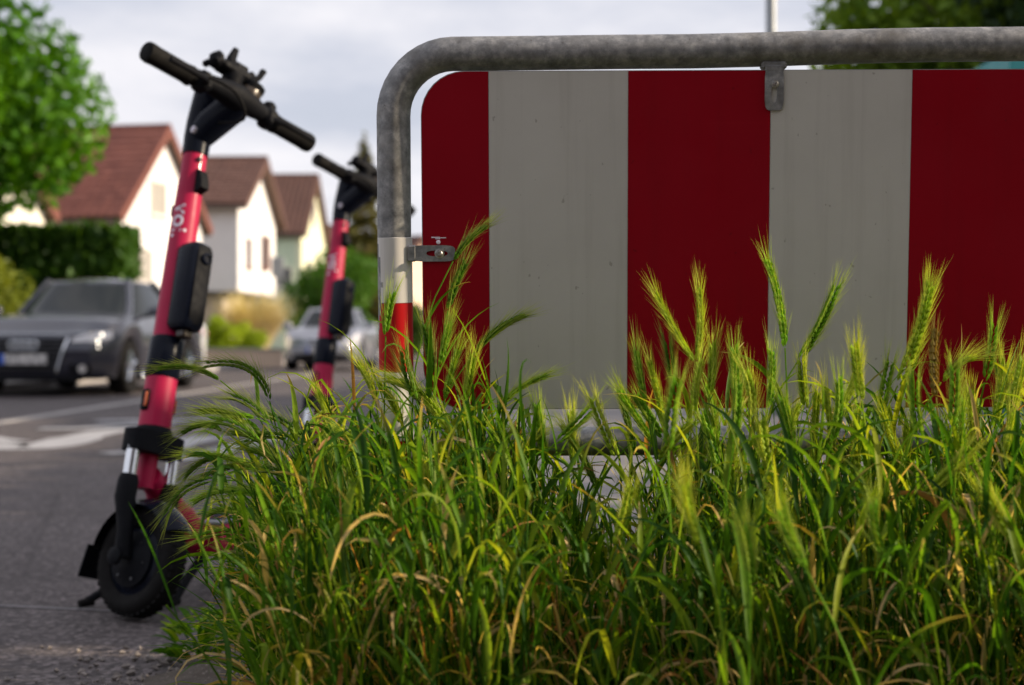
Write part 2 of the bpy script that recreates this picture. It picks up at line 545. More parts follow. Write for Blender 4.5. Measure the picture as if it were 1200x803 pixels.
# ------------------------------------------------------------------ ground, road, pavement
g = MB(); g.add([(-900, -300, -0.03), (900, -300, -0.03), (900, 1500, -0.03), (-900, 1500, -0.03)], [(0, 1, 2, 3)])
tag(g.build('terrain', 'terrain', smooth=0), kind='structure')
ROAD_L = -3.85
sheet('road', [(ROAD_L, -12), (2.2, -12), (2.2, 2.95), (-0.25, 3.6), (-0.25, 160), (ROAD_L, 160)], 0.0, 'asphalt')
sheet('parking_strip', [(-6.3, -12), (ROAD_L - 0.12, -12), (ROAD_L - 0.12, 160), (-6.3, 160)], 0.0, 'asphalt')
m = MB(); m.box((ROAD_L - 0.06, 74, -0.03), (0.12, 172, 0.07), bev=0.01); tag(m.build('gutter_stones', 'kerb_stone'), kind='structure')
m = MB(); m.box((-8.2, 74, -0.02), (3.6, 172, 0.24), bev=0.01); tag(m.build('far_pavement', 'paving'), kind='structure')
m = MB(); m.box((-6.35, 74, -0.02), (0.10, 172, 0.27), bev=0.02); tag(m.build('far_kerb', 'kerb_stone'), kind='structure')
m = MB(); m.box((2.35, 82, 0.0), (5.0, 156.4, 0.16), bev=0.01); tag(m.build('pavement', 'paving'), kind='structure')
m = MB(); m.box((-0.205, 82, 0.0), (0.11, 156.8, 0.20), bev=0.02); tag(m.build('kerb', 'kerb_stone'), kind='structure')
# street across the far pavement: front gardens reach the houses
sheet('front_gardens', [(-40, -12), (-10.05, -12), (-10.05, 160), (-40, 160)], 0.02, 'terrain')

# white road marking: flowing strips of a cycle symbol and arrow, worn
def strip(m, pts, wid, z=0.004):
    pts = [Vector(p) for p in pts]
    if isinstance(wid, (int, float)): wid = [wid] * len(pts)
    q = []
    for i in range(len(pts)):
        a = pts[max(0, i - 1)]; b = pts[min(len(pts) - 1, i + 1)]
        d = (b - a); d.z = 0; d.normalize(); nrm = Vector((-d.y, d.x, 0))
        q.append((pts[i] + nrm * wid[i] / 2, pts[i] - nrm * wid[i] / 2))
    vs = []
    for a, b in q: vs += [(a.x, a.y, z), (b.x, b.y, z)]
    m.add(vs, [(2 * i, 2 * i + 1, 2 * i + 3, 2 * i + 2) for i in range(len(pts) - 1)])
def smooth_pts(pts, n=6):
    pts = [Vector(p) for p in pts]
    out = []
    for i in range(len(pts) - 1):
        p0 = pts[max(0, i - 1)]; p1 = pts[i]; p2 = pts[i + 1]; p3 = pts[min(len(pts) - 1, i + 2)]
        for k in range(n):
            u = k / n
            out.append(0.5 * ((2 * p1) + (p2 - p0) * u + (2 * p0 - 5 * p1 + 4 * p2 - p3) * u * u + (3 * p1 - p0 - 3 * p2 + p3) * u ** 3))
    out.append(pts[-1])
    return out
m = MB()
strip(m, smooth_pts([G(-60, 518), G(-20, 523), G(25, 525), G(60, 522), G(95, 513), G(128, 506), G(165, 503)]), [0.42] * 12 + [0.34] * 12 + [0.26] * 13)
m.build('painted_line', 'white_line'); bpy.data.objects['painted_line']['kind'] = 'structure'
m = MB(); strip(m, smooth_pts([G(46, 503.5), G(100, 503), G(150, 499), G(205, 498)]), 0.22, 0.008)
tag(m.build('painted_line', 'white_line'), kind='structure')
m = MB(); strip(m, smooth_pts([G(113, 494), G(150, 493), G(200, 494), G(262, 491)]), 0.26)
tag(m.build('painted_line', 'white_line'), kind='structure')
m = MB(); strip(m, smooth_pts([G(122, 532), G(190, 527), G(215, 519), G(250, 512)]), [0.16] * 6 + [0.22] * 6 + [0.26] * 7)
tag(m.build('painted_line', 'white_line'), kind='structure')
m = MB(); strip(m, smooth_pts([G(200, 540), G(250, 531), G(300, 518), G(330, 511)]), 0.18)
tag(m.build('painted_line', 'white_line'), kind='structure')
m = MB(); strip(m, smooth_pts([G(-60, 508), G(-20, 516), G(10, 520)]), 0.30, 0.008)
tag(m.build('painted_line', 'white_line'), kind='structure')
# pale joint sealed across the asphalt in front of the scooter
m = MB(); strip(m, smooth_pts([G(-60, 708), G(0, 711), G(60, 714), G(110, 716), G(150, 719)]), 0.010, 0.003)
tag(m.build('sealed_joint', 'joint_grey'), kind='structure')

# soil verge under the grass with a ragged rim, and loose gravel along it
rng = np.random.default_rng(5)
left = [(-0.50, 0.3), (-0.55, 1.2), (-0.60, 1.9), (-0.68, 2.3), (-0.66, 2.6), (-0.58, 2.82), (-0.40, 2.95), (0.0, 3.02), (0.8, 3.0), (2.0, 2.96), (2.6, 2.9), (2.6, 0.3)]
poly = []
for i in range(len(left)):
    a = np.array(left[i]); b = np.array(left[(i + 1) % len(left)])
    for k in range(6):
        q = a + (b - a) * k / 6
        poly.append((q[0] + rng.normal(0, .018), q[1] + rng.normal(0, .018)))
m = MB()
cc = (1.0, 1.7)
n = len(poly)
vs = [(x, y, 0.002) for x, y in poly] + [(cc[0] + (x - cc[0]) * .94, cc[1] + (y - cc[1]) * .9, 0.035 + rng.normal(0, .006)) for x, y in poly] + [(cc[0], cc[1], 0.05)]
fs = [(i, (i + 1) % n, n + (i + 1) % n, n + i) for i in range(n)] + [(n + i, n + (i + 1) % n, 2 * n) for i in range(n)]
m.add(vs, fs)
tag(m.build('verge_soil', 'soil'), kind='structure')
m = MB()
for i in range(420):
    a = rng.random()
    px, py = -0.60 - abs(rng.normal(0, .13)), 2.1 + rng.random() * .75
    s_ = 0.003 + rng.random() ** 2 * 0.009
    vs = [Vector((px, py, s_ * .4)) + Vector((math.cos(k * 2.1 + a * 6) * s_, math.sin(k * 2.1 + a * 6) * s_ * .8, (k % 2) * .3 * s_)) for k in range(3)]
    vs += [Vector((px, py, s_ * 1.1)), Vector((px, py, -s_ * .2))]
    m.add(vs, [(0, 1, 3), (1, 2, 3), (2, 0, 3), (1, 0, 4), (2, 1, 4), (0, 2, 4)])
tag(m.build('loose_gravel', 'gravel_stone', smooth=0), label='fine loose gravel scattered where the asphalt meets the grass', kind='stuff')

# ------------------------------------------------------------------ houses
def wall_window(parent, x, z, w, h, frame='window_frame', pane='pane_glass', side='gable', bars=1):
    """window proud of the gable (plane y=0) or of the long wall (plane x=0)"""
    def T(a, b, d):         # a across, b up, d outwards
        return Vector((a, -d, b)) if side == 'gable' else Vector((-d, a, b))
    fw = 0.09
    f = MB()
    def bx(mb, a0, a1, b0, b1, d0, d1):
        p = T((a0 + a1) / 2, (b0 + b1) / 2, (d0 + d1) / 2)
        dd = Vector((a1 - a0, d1 - d0, b1 - b0)) if side == 'gable' else Vector((d1 - d0, a1 - a0, b1 - b0))
        mb.box(p, dd)
    x0, x1, z0, z1 = x - w / 2, x + w / 2, z - h / 2, z + h / 2
    bx(f, x0, x0 + fw, z0, z1, -.02, .06); bx(f, x1 - fw, x1, z0, z1, -.02, .06)
    bx(f, x0 + fw, x1 - fw, z0, z0 + fw, -.02, .057); bx(f, x0 + fw, x1 - fw, z1 - fw, z1, -.02, .057)
    for k in range(bars):
        xm = x0 + w * (k + 1) / (bars + 1)
        bx(f, xm - .04, xm + .04, z0 + fw, z1 - fw, -.02, .05)
    fo = f.build('window', frame, parent, smooth=0)
    p_ = MB(); bx(p_, x0 + fw * .5, x1 - fw * .5, z0 + fw * .5, z1 - fw * .5, -.03, .025)
    p_.build('pane', pane, fo, smooth=0)
    s_ = MB(); bx(s_, x0 - .08, x1 + .08, z0 - .07, z0 - .003, -.02, .14)
    s_.build('sill', frame, fo, smooth=0)
    return fo

def house(px, Y, theta, W, L, eL, eR, ridge, rx, wall_g, wall_l, tile, label, z0=0.0, oE=0.35, oG=0.3, tiles=True):
    c = P(px, HY, Y); c.z = 0
    root = empty('house', c, theta, label, 'house')
    # walls: the gable wall and the long walls carry their own plaster
    w = MB(); w.prism([(0, z0), (W, z0), (W, eR), (rx, ridge), (0, eL)], (0, 0, 0), (1, 0, 0), (0, 0, 1), (0, 0.30, 0))
    w.build('gable_wall', wall_g, root, smooth=0)
    w = MB(); w.prism([(0, z0), (W, z0), (W, eR), (rx, ridge), (0, eL)], (0, L - .3, 0), (1, 0, 0), (0, 0, 1), (0, 0.30, 0))
    w.build('gable_wall', wall_g, root, smooth=0)
    w = MB(); w.box((0.15, L / 2, (z0 + eL) / 2), (0.30, L - 0.604, eL - z0)); w.build('long_wall', wall_l, root, smooth=0)
    w = MB(); w.box((W - 0.15, L / 2, (z0 + eR) / 2), (0.30, L - 0.604, eR - z0)); w.build('long_wall', wall_l, root, smooth=0)
    # roof slabs
    r_ = MB(); tl = MB(); th = 0.16
    rr = np.random.default_rng(abs(int(px)) + 7)
    for (xe, ze, sg) in ((0, eL, -1), (W, eR, 1)):
        d = Vector((xe - rx, 0, ze - ridge)); ln = d.length; d /= ln
        nrm = Vector((-d.z * sg * 1.0, 0, d.x * sg)).normalized()
        if nrm.z < 0: nrm = -nrm
        tot = ln + oE
        o = Vector((rx, -oG, ridge)) + nrm * 0.01
        r_.prism([(0, 0), (tot, 0), (tot, th), (0, th)], o, d, nrm, (0, L + 2 * oG, 0))
        if tiles:
            rows = max(4, int(tot / 0.36)); cols = max(4, int((L + 2 * oG) / 0.32))
            dr = tot / rows; dc = (L + 2 * oG) / cols
            for i in range(rows):
                for j in range(cols):
                    a0 = i * dr - (0.03 if i else 0); a1 = (i + 1) * dr + 0.02
                    y0 = j * dc; jit = rr.normal(0, .006)
                    base = Vector((rx, -oG, ridge)) + nrm * (0.02 + th)
                    prof = [(0.0, .0), (.3, .035), (.6, .035), (.8, .0), (1.0, .0)]
                    vs = []
                    for (u, h) in prof:
                        vs.append(base + d * a0 + Vector((0, y0 + u * dc, 0)) + nrm * (h + jit))
                    for (u, h) in prof:
                        vs.append(base + d * a1 + Vector((0, y0 + u * dc, 0)) + nrm * (h + .035 + jit))
                    for (u, h) in prof:
                        vs.append(base + d * a1 + Vector((0, y0 + u * dc, 0)) + nrm * (h + jit - .01))
                    tl.add(vs, [(k, k + 1, k + 6, k + 5) for k in range(4)] + [(k + 5, k + 6, k + 11, k + 10) for k in range(4)])
    ro = r_.build('roof', 'wood_brown', root, smooth=0)
    if tiles:
        to = tl.build('roof_tiles', tile, ro, smooth=0); to['kind'] = 'stuff'
    rc = MB(); rc.tube([(rx, -oG - .02, ridge + th + .05), (rx, L + oG + .02, ridge + th + .05)], 0.13, 8)
    rc.build('ridge_tiles', tile, ro)
    # verge boards along the gable and gutter along the eave
    for (xe, ze) in ((0, eL), (W, eR)):
        d = Vector((xe - rx, 0, ze - ridge)); ln = d.length + oE; d.normalize()
        nrm = Vector((-d.z, 0, d.x)); nrm = nrm if nrm.z > 0 else -nrm
        vb = MB(); vb.prism([(0.0, -.09), (ln, -.09), (ln, th + .05), (0.0, th + .05)], Vector((rx, -oG - .045, ridge)) , d, nrm, (0, 0.04, 0))
        vb.build('verge_board', tile, ro, smooth=0)
        e = Vector((rx, 0, ridge)) + d * (ln + .04)
        gt = MB(); gt.tube([(e.x, -oG, e.z - .02), (e.x, L + oG, e.z - .02)], 0.07, 8); gt.build('gutter', 'gutter', root)
    return root

# the near white house with the red roof
def zat(py, Y): return CAM_H + (HY - py) * Y / FPX
h1 = house(137, 49, R(80), 7.5, 12.0, zat(251, 49), zat(268, 57), zat(157, 53), 3.75, 'wall_white', 'wall_cream', 'tile_red',
           'white gabled house with red tiled roof behind the dark hedge')
wall_window(h1, 3.35, zat(232, 52), 1.35, 1.30, 'window_frame', 'shutter_grey')
wall_window(h1, 2.1, zat(312, 51), 1.35, 1.30, 'window_frame', 'shutter_grey')
wall_window(h1, 5.6, zat(312, 54.5), 1.2, 1.3, 'window_frame', 'shutter_grey')
ch = MB(); ch.box((3.0, 7.5, zat(150, 53) + .2), (.7, .7, 1.8), bev=.03); ch.build('chimney', 'wall_beige', h1)

# second: white upper storey over a recessed ground floor
h2 = house(279, 62, R(88), 8.0, 11.0, zat(237, 62), zat(262, 70), zat(191, 66), 4.0, 'wall_white', 'wall_white', 'tile_brown',
           'white house with brown roof and a storey jutting over its dark garage', z0=zat(341, 62), oE=0.5, oG=0.45)
zz = zat(341, 62)
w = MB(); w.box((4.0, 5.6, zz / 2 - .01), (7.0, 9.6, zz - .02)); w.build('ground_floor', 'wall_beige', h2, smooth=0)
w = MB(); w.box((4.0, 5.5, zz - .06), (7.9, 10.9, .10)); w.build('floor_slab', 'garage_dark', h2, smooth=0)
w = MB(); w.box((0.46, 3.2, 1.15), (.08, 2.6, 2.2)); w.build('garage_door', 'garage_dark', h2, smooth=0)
wall_window(h2, 2.0, zat(297, 64), 1.0, 1.35, 'brown_frame', 'pane_glass', bars=0)
wall_window(h2, 5.2, zat(296, 67.2), 1.0, 1.6, 'brown_frame', 'pane_glass', bars=0)
h2s = MB(); h2s.box((5.95, -0.10, zat(296, 67.2)), (.5, .06, 1.6)); h2s.build('shutter', 'brown_frame', h2, smooth=0)

h3 = house(353, 80, R(88), 8.0, 11.0, zat(272, 80), zat(285, 88), zat(210, 84), 4.0, 'wall_yellow', 'wall_green', 'tile_brown',
           'pale yellow and green house with brown roof, farthest of the gabled row', oE=0.35)
wall_window(h3, 3.9, zat(250, 84), 1.1, 1.3)
wall_window(h3, 2.2, zat(318, 82), 1.1, 1.3); wall_window(h3, 5.8, zat(318, 86), 1.1, 1.3)
wall_window(h3, 1.0, zat(325, 80), 1.0, 1.2, 'window_frame', 'pane_glass', 'long')


h0 = house(-132, 36, R(80), 8.0, 10.0, 4.6, 4.6, 7.9, 4.0, 'wall_cream', 'wall_cream', 'tile_red',
           'cream house wall showing under the big green tree at the left edge')
for y_ in (2.0, 5.0, 8.0):
    for z_ in (1.6, 3.7): wall_window(h0, y_, z_, 1.1, 1.2, 'window_frame', 'pane_glass', 'long')
wall_window(h0, 2.2, 3.2, 1.1, 1.3); wall_window(h0, 5.4, 3.2, 1.1, 1.3)
# beyond, glimpsed between post and panel
h4 = house(455, 104, R(60), 8.5, 10.0, 5.2, 5.2, 8.4, 4.2, 'wall_peach', 'wall_white', 'tile_brown',
           'peach walled house glimpsed through the slit beside the barrier post')
wall_window(h4, 2.6, 3.6, 1.1, 1.3); wall_window(h4, 5.8, 3.6, 1.1, 1.3)
h5 = house(398, 112, R(86), 8.0, 10.0, 5.4, 5.4, 9.9, 4.0, 'wall_cream', 'wall_cream', 'tile_brown',
           'dark brown roof edge just peeping past the yellow and green house')
wall_window(h5, 4.0, 6.2, 1.1, 1.3)

# small teal kiosk on the pavement; its roof edge shows in the slit under the top rail
tb = empty('kiosk', (4.13, 10.6, 0.08), 0, 'teal kiosk whose roof edge shows under the barrier rail at the right', 'kiosk')
w = MB(); w.box((0, 0, 1.2), (1.16, 1.1, 2.4)); w.build('wall', 'wall_teal', tb, smooth=0)
w = MB(); w.prism([(-.66, 2.404), (.66, 2.404), (.66, 2.66), (-.66, 2.58)], (0, -.68, 0), (1, 0, 0), (0, 0, 1), (0, 1.36, 0)); w.build('roof', 'wall_teal', tb, smooth=0)
w = MB(); w.box((0, -.56, 1.5), (.9, .06, .9)); fr = w.build('window', 'window_frame', tb, smooth=0)
w = MB(); w.box((0, -.60, 1.5), (.78, .03, .78)); w.build('pane', 'pane_glass', fr, smooth=0)
w = MB(); w.box((-.60, 0, 1.0), (.05, .7, 1.95)); dr = w.build('door', 'pole_grey', tb, smooth=0)
w = MB(); w.tube([(-.66, -.25, .95), (-.66, -.25, 1.15)], .012, 6); w.build('handle', 'chrome', dr)

# unseen house added behind the camera to block sky light from the panel
nb = empty('house', (5.0, -5.0, 0), 0, 'unseen dark brick house added behind the camera to block sky light', 'house')
w = MB(); w.box((0, -4.0, 3.2), (14.0, 8.0, 6.4)); w.build('wall', 'brick_dark', nb, smooth=0)
w = MB(); w.prism([(0.4, 6.404), (-8.4, 6.404), (-4.0, 9.6)], (-7.3, 0, 0), (0, 1, 0), (0, 0, 1), (14.6, 0, 0)); w.build('roof', 'tile_brown', nb, smooth=0)
for i in range(4):
    for zz_ in (1.7, 4.6):
        fr = MB(); fr.box((-5.2 + i * 3.5, 0.02, zz_), (1.3, .1, 1.4)); fo = fr.build('window', 'window_frame', nb, smooth=0)
        pp = MB(); pp.box((-5.2 + i * 3.5, 0.08, zz_), (1.1, .04, 1.2)); pp.build('pane', 'pane_glass', fo, smooth=0)

# ------------------------------------------------------------------ trees, hedges and shrubs
def leaf_cloud(centres, radii, n, size, cols, seed, up=0.35, shell=0.55):
    """many small bent leaves spread through lumpy volumes; returns a mesh's arrays"""
    r = np.random.default_rng(seed)
    centres = np.array(centres, float); radii = np.array(radii, float)
    if radii.ndim == 1: radii = np.repeat(radii[:, None], 3, 1)
    wgt = (radii.prod(1)) ** (2 / 3); wgt /= wgt.sum()
    k = r.choice(len(centres), n, p=wgt)
    d = r.normal(size=(n, 3)); d /= np.linalg.norm(d, axis=1)[:, None]
    rad = shell + (1.06 - shell) * r.random(n) ** 0.6
    p = centres[k] + d * radii[k] * rad[:, None]
    nrm = d * .6 + r.normal(size=(n, 3)) * .7 + np.array([0, 0, up])
    nrm /= np.linalg.norm(nrm, axis=1)[:, None]
    a = np.cross(nrm, r.normal(size=(n, 3))); a /= np.linalg.norm(a, axis=1)[:, None]
    b = np.cross(nrm, a)
    s = size * (0.6 + 0.8 * r.random(n))[:, None]
    v0 = p - a * s; v1 = p - b * s * .45 + nrm * s * .15; v2 = p + a * s; v3 = p + b * s * .45 + nrm * s * .15
    V = np.stack([v0, v1, v2, v3], 1).reshape(-1, 3)
    F = np.arange(4 * n).reshape(n, 4)
    cols = np.array(cols, float)
    lobe_t = r.random(len(centres))
    t = np.clip(lobe_t[k] * .5 + r.random(n) * .6, 0, 1)
    c = cols[0] + (cols[1] - cols[0]) * t[:, None]
    return V, F, np.repeat(c, 4, 0)

def lobes(c, rad, n, r, seed, flat=0.0):
    rr = np.random.default_rng(seed)
    cs, rs = [], []
    for i in range(n):
        d = rr.normal(size=3); d /= np.linalg.norm(d)
        if flat and d[2] < -flat: d[2] = -flat
        q = 0.45 + 0.5 * rr.random()
        cs.append([c[i_] + d[i_] * rad[i_] * q for i_ in range(3)])
        rs.append(r * (0.7 + 0.6 * rr.random()))
    return cs, rs

def tree(loc, h_trunk, crad, czc, n_lobes, lobe_r, n_leaf, size, cols, label, seed, trunk_r=0.22, flat=0.0, group=None):
    root = empty('tree', loc, 0, label, 'tree', group)
    m = MB()
    rr = random.Random(seed)
    top = Vector((0.1, 0.1, czc))
    m.tube([(0, 0, -0.05), (0.02, 0, h_trunk * .5), (0.05, 0.03, h_trunk), top], [trunk_r * 1.25, trunk_r, trunk_r * .85, trunk_r * .35], 10)
    for i in range(7):
        a = i * 2.4 + rr.random(); zz = h_trunk * (.85 + .15 * rr.random()) + i * .12
        e = Vector((math.cos(a) * crad[0] * .7, math.sin(a) * crad[1] * .7, czc + (rr.random() - .4) * crad[2]))
        mid = Vector((e.x * .45, e.y * .45, zz + (e.z - zz) * .6))
        m.tube([(0.03, 0.02, zz), mid, e], [trunk_r * .5, trunk_r * .33, trunk_r * .1], 7)
    m.build('trunk', 'bark', root)
    cs, rs = lobes((0, 0, czc), crad, n_lobes, lobe_r, seed, flat)
    V, F, C = leaf_cloud(cs, rs, n_leaf, size, cols, seed)
    obj_of(arrays_mesh('crown', V, F, C, 'tree_leaf', False), 'crown', root)
    return root

# big bright green tree at the left
tree((-12.1, 27.5, 0), 2.6, (3.15, 3.1, 2.5), 5.15, 64, 1.15, 42000, 0.15, [(0.022, 0.095, 0.002), (0.095, 0.240, 0.005)],
     'large bright green leafy tree filling the top left corner', 3, 0.26)
# tree behind the barrier at the top right
tree((5.42, 14.2, 0), 2.0, (2.2, 1.7, 1.75), 3.5, 44, 0.75, 20000, 0.085, [(0.075, 0.165, 0.012), (0.20, 0.30, 0.025)],
     'dark green broad tree rising above the barrier top rail', 11, 0.16)
tree((5.3, 12.2, 0), 2.0, (1.25, 1.1, 1.5), 4.0, 26, 0.55, 7000, 0.075, [(0.014, 0.032, 0.014), (0.035, 0.065, 0.020)],
     'blackish green tree in the far top right corner', 17, 0.12)

# conifer behind the second scooter
def conifer(loc, h, rad, label, seed):
    root = empty('conifer', loc, 0, label, 'tree')
    m = MB(); m.tube([(0, 0, -.05), (0, 0, h * .97)], [0.2, 0.02], 8); m.build('trunk', 'bark', root)
    r = np.random.default_rng(seed)
    n = 9000
    z = h * (0.06 + 0.94 * (1 - np.sqrt(r.random(n))))
    lay = 0.75 + 0.25 * np.sin(z * 2 * PI / 0.75 + r.normal(0, .5, n))
    az = r.random(n) * 2 * PI
    rr = rad * (1 - z / h) ** .8 * lay * (.45 + .6 * r.random(n) ** .5) * (.85 + .25 * np.sin(az * 5 + z * 2))
    p = np.stack([np.cos(az) * rr, np.sin(az) * rr, z - rr * .25], 1)
    out = np.stack([np.cos(az), np.sin(az), -0.35 + 0 * az], 1) + r.normal(0, .35, (n, 3))
    out /= np.linalg.norm(out, axis=1)[:, None]
    sd = np.cross(out, r.normal(size=(n, 3))); sd /= np.linalg.norm(sd, axis=1)[:, None]
    s = .20 * (.6 + .8 * r.random(n))[:, None]
    V = np.stack([p - out * s * .5, p - sd * s * .28, p + out * s, p + sd * s * .28], 1).reshape(-1, 3)
    c0, c1 = np.array([0.04, 0.055, 0.018]), np.array([0.16, 0.14, 0.045])
    C = np.repeat(c0 + (c1 - c0) * r.random(n)[:, None], 4, 0)
    obj_of(arrays_mesh('crown', V, np.arange(4 * n).reshape(n, 4), C, 'tree_leaf', False), 'crown', root)
conifer((-6.25, 60, 0), zat(152, 60), 1.9, 'tall narrow olive conifer behind the barrier post', 8)

def shrub(name, loc, rad, n, size, cols, label, seed, lob=22, lr=0.42, cat='shrub', stems=True):
    root = empty(name, loc, 0, label, cat)
    if stems:
        m = MB()
        for i in range(6):
            a = i * 1.05
            m.tube([(math.cos(a) * .06, math.sin(a) * .06, -.05), (math.cos(a) * rad[0] * .3, math.sin(a) * rad[1] * .3, rad[2]), (math.cos(a) * rad[0] * .6, math.sin(a) * rad[1] * .6, rad[2] * 1.5)], [.035, .025, .008], 6)
        m.build('stem', 'bark', root)
    cs, rs = lobes((0, 0, rad[2]), rad, lob, min(rad) * lr, seed)
    cs.append([0, 0, rad[2]]); rs.append(min(rad) * .75)
    V, F, C = leaf_cloud(cs, rs, n, size, cols, seed)
    V[:, 2] = np.maximum(V[:, 2], 0.01)
    obj_of(arrays_mesh('foliage', V, F, C, 'tree_leaf', False), 'foliage', root)
    return root
c = P(0, 0, 24)
shrub('round_shrub', (c.x - .40, 24, 0), (1.0, 1.0, 1.05), 7000, 0.06, [(0.10, 0.14, 0.015), (0.20, 0.23, 0.02)],
      'rounded yellow green shrub beside the dark car at the left edge', 21)
c = P(388, 0, 45)
shrub('round_shrub', (c.x, 45, 0), (1.5, 1.4, zat(282, 45) / 2), 9000, 0.09, [(0.040, 0.120, 0.012), (0.095, 0.21, 0.020)],
      'big round dark green shrub behind the silver car', 22)
c = P(272, 0, 35)
shrub('low_shrub', (c.x, 35.4, 0.10), (0.85, .5, .62), 4500, 0.05, [(0.22, 0.32, 0.012), (0.36, 0.46, 0.02)],
      'low bright yellow green shrub above the small peach wall', 23)
c = P(487, 0, 60)
shrub('round_shrub', (c.x, 60, 0), (.7, .7, 1.2), 4000, 0.09, [(0.03, 0.08, 0.010), (0.07, 0.14, 0.016)],
      'dark shrub glimpsed in the slit between barrier post and panel', 27)
c = P(232, 0, 37)
shrub('low_shrub', (c.x, 37.4, 0.10), (0.8, .5, .55), 3500, 0.05, [(0.07, 0.11, 0.015), (0.12, 0.17, 0.025)],
      'duller olive low shrub right behind the near scooter stem', 24)

# clump of tall straw-coloured ornamental grass
def straw_clump(loc, h, label):
    root = empty('ornamental_grass', loc, 0, label, 'ornamental grass')
    r = np.random.default_rng(31)
    n = 1800; S = 7
    az = r.random(n) * 2 * PI
    L = h * (.8 + .45 * r.random(n)); th0 = r.random(n) * .35; bend = .3 + 1.2 * r.random(n)
    pos = np.stack([np.cos(az) * r.random(n) * .3, np.sin(az) * r.random(n) * .3, np.zeros(n)], 1)
    V = []
    for i in range(S):
        s = i / (S - 1)
        th = th0 + bend * s ** 2
        d = np.stack([np.sin(th) * np.cos(az), np.sin(th) * np.sin(az), np.cos(th)], 1)
        if i: pos = pos + d * (L / (S - 1))[:, None]
        sd = np.stack([-np.sin(az), np.cos(az), 0 * az], 1) * (.018 * (1 - s * .7))
        V += [pos - sd, pos + sd]
    V = np.stack(V, 1).reshape(-1, 3)
    idx = np.arange(n)[:, None, None] * (2 * S) + np.arange(S - 1)[None, :, None] * 2
    F = (idx + np.array([0, 1, 3, 2])[None, None]).reshape(-1, 4)
    c0, c1 = np.array([.50, .43, .28]), np.array([.68, .61, .44])
    C = np.repeat(c0 + (c1 - c0) * r.random(n)[:, None], 2 * S, 0)
    obj_of(arrays_mesh('blades', V, F, C, 'tree_leaf'), 'blades', root)
c = P(298, 0, 40)
straw_clump((c.x, 40, 0.08), 1.75, 'pale straw coloured tuft of ornamental grass below the white house')

# far belt of trees closing the street and the fields
r_ = np.random.default_rng(91)
cs, rs = [], []
for i in range(260):
    x_ = -260 + 520 * i / 259 + r_.normal(0, 2)
    h_ = 4.2 + 2.0 * r_.random() + 1.2 * math.sin(x_ * .06)
    cs.append([x_, 185 + r_.normal(0, 5), h_ * .5]); rs.append([2.4 + r_.random(), 2.4, h_ * .55])
V, F, C = leaf_cloud(cs, rs, 52000, .42, [(0.022, 0.055, 0.014), (0.055, 0.10, 0.022)], 92)
V[:, 2] = np.maximum(V[:, 2], 0)
tag(obj_of(arrays_mesh('woods', V, F, C, 'tree_leaf', False), 'woods'), 'far belt of dark green trees at the end of the street', kind='stuff')

# low peach garden wall
c0, c1 = P(240, 0, 34.2), P(330, 0, 34.2)
gw = empty('garden_wall', ((c0.x + c1.x) / 2, 34.3, 0), 0, 'low peach garden wall under the yellow green shrub', 'wall')
m = MB(); m.box((0, 0, .20), (c1.x - c0.x, .25, .44), bev=.01); m.build('wall', 'wall_peach', gw)
m = MB(); m.box((0, 0, .447), (c1.x - c0.x + .06, .32, .05), bev=.01); m.build('coping', 'kerb_stone', gw)

# trimmed hedge
def hedge(x0, x1, y0, y1, h, n, size, cols, label, seed):
    root = empty('hedge', ((x0 + x1) / 2, (y0 + y1) / 2, 0), 0, label, 'hedge')
    w, d = x1 - x0, y1 - y0
    m = MB()
    k = int(w / .5)
    for i in range(k):
        xx = -w / 2 + .2 + (w - .4) * i / max(1, k - 1)
        m.tube([(xx, 0, -.05), (xx + .05, 0.05, h * .5), (xx, .1, h * .9)], [.05, .035, .01], 6)
    m.build('stem', 'bark', root)
    r = np.random.default_rng(seed)
    p = np.stack([(r.random(n) - .5) * w, (r.random(n) - .5) * d, r.random(n) * h], 1)
    f = r.integers(0, 5, n)
    near = 1 - np.abs(r.normal(0, .06, n))
    p[f == 0, 0] = -w / 2 * near[f == 0]; p[f == 1, 0] = w / 2 * near[f == 1]
    p[f == 2, 1] = -d / 2 * near[f == 2]; p[f == 3, 1] = d / 2 * near[f == 3]
    p[f == 4, 2] = h * near[f == 4]
    p += r.normal(0, .05, (n, 3)); p[:, 2] = np.maximum(p[:, 2], .01)
    nrm = r.normal(size=(n, 3)); nrm /= np.linalg.norm(nrm, axis=1)[:, None]
    a = np.cross(nrm, r.normal(size=(n, 3))); a /= np.linalg.norm(a, axis=1)[:, None]
    b = np.cross(nrm, a); s = size * (.6 + .8 * r.random(n))[:, None]
    V = np.stack([p - a * s, p - b * s * .5, p + a * s, p + b * s * .5], 1).reshape(-1, 3)
    cols = np.array(cols)
    C = np.repeat(cols[0] + (cols[1] - cols[0]) * r.random(n)[:, None], 4, 0)
    obj_of(arrays_mesh('foliage', V, np.arange(4 * n).reshape(n, 4), C, 'tree_leaf', False), 'foliage', root)
hedge(-12.6, P(139, 0, 30).x, 30, 31.4, zat(268, 30), 36000, .13, [(0.030, 0.085, 0.010), (0.065, 0.140, 0.016)],
      'dark green clipped hedge standing behind the dark car', 41)
hedge(4.9, 6.0, 2.7, 24, 2.8, 22000, .11, [(0.03, 0.065, 0.012), (0.06, 0.11, 0.02)],  # hidden hedge put in to cast shade over the road and scooter wheels
      'unseen long clipped hedge added along the pavement to shade the road', 42)

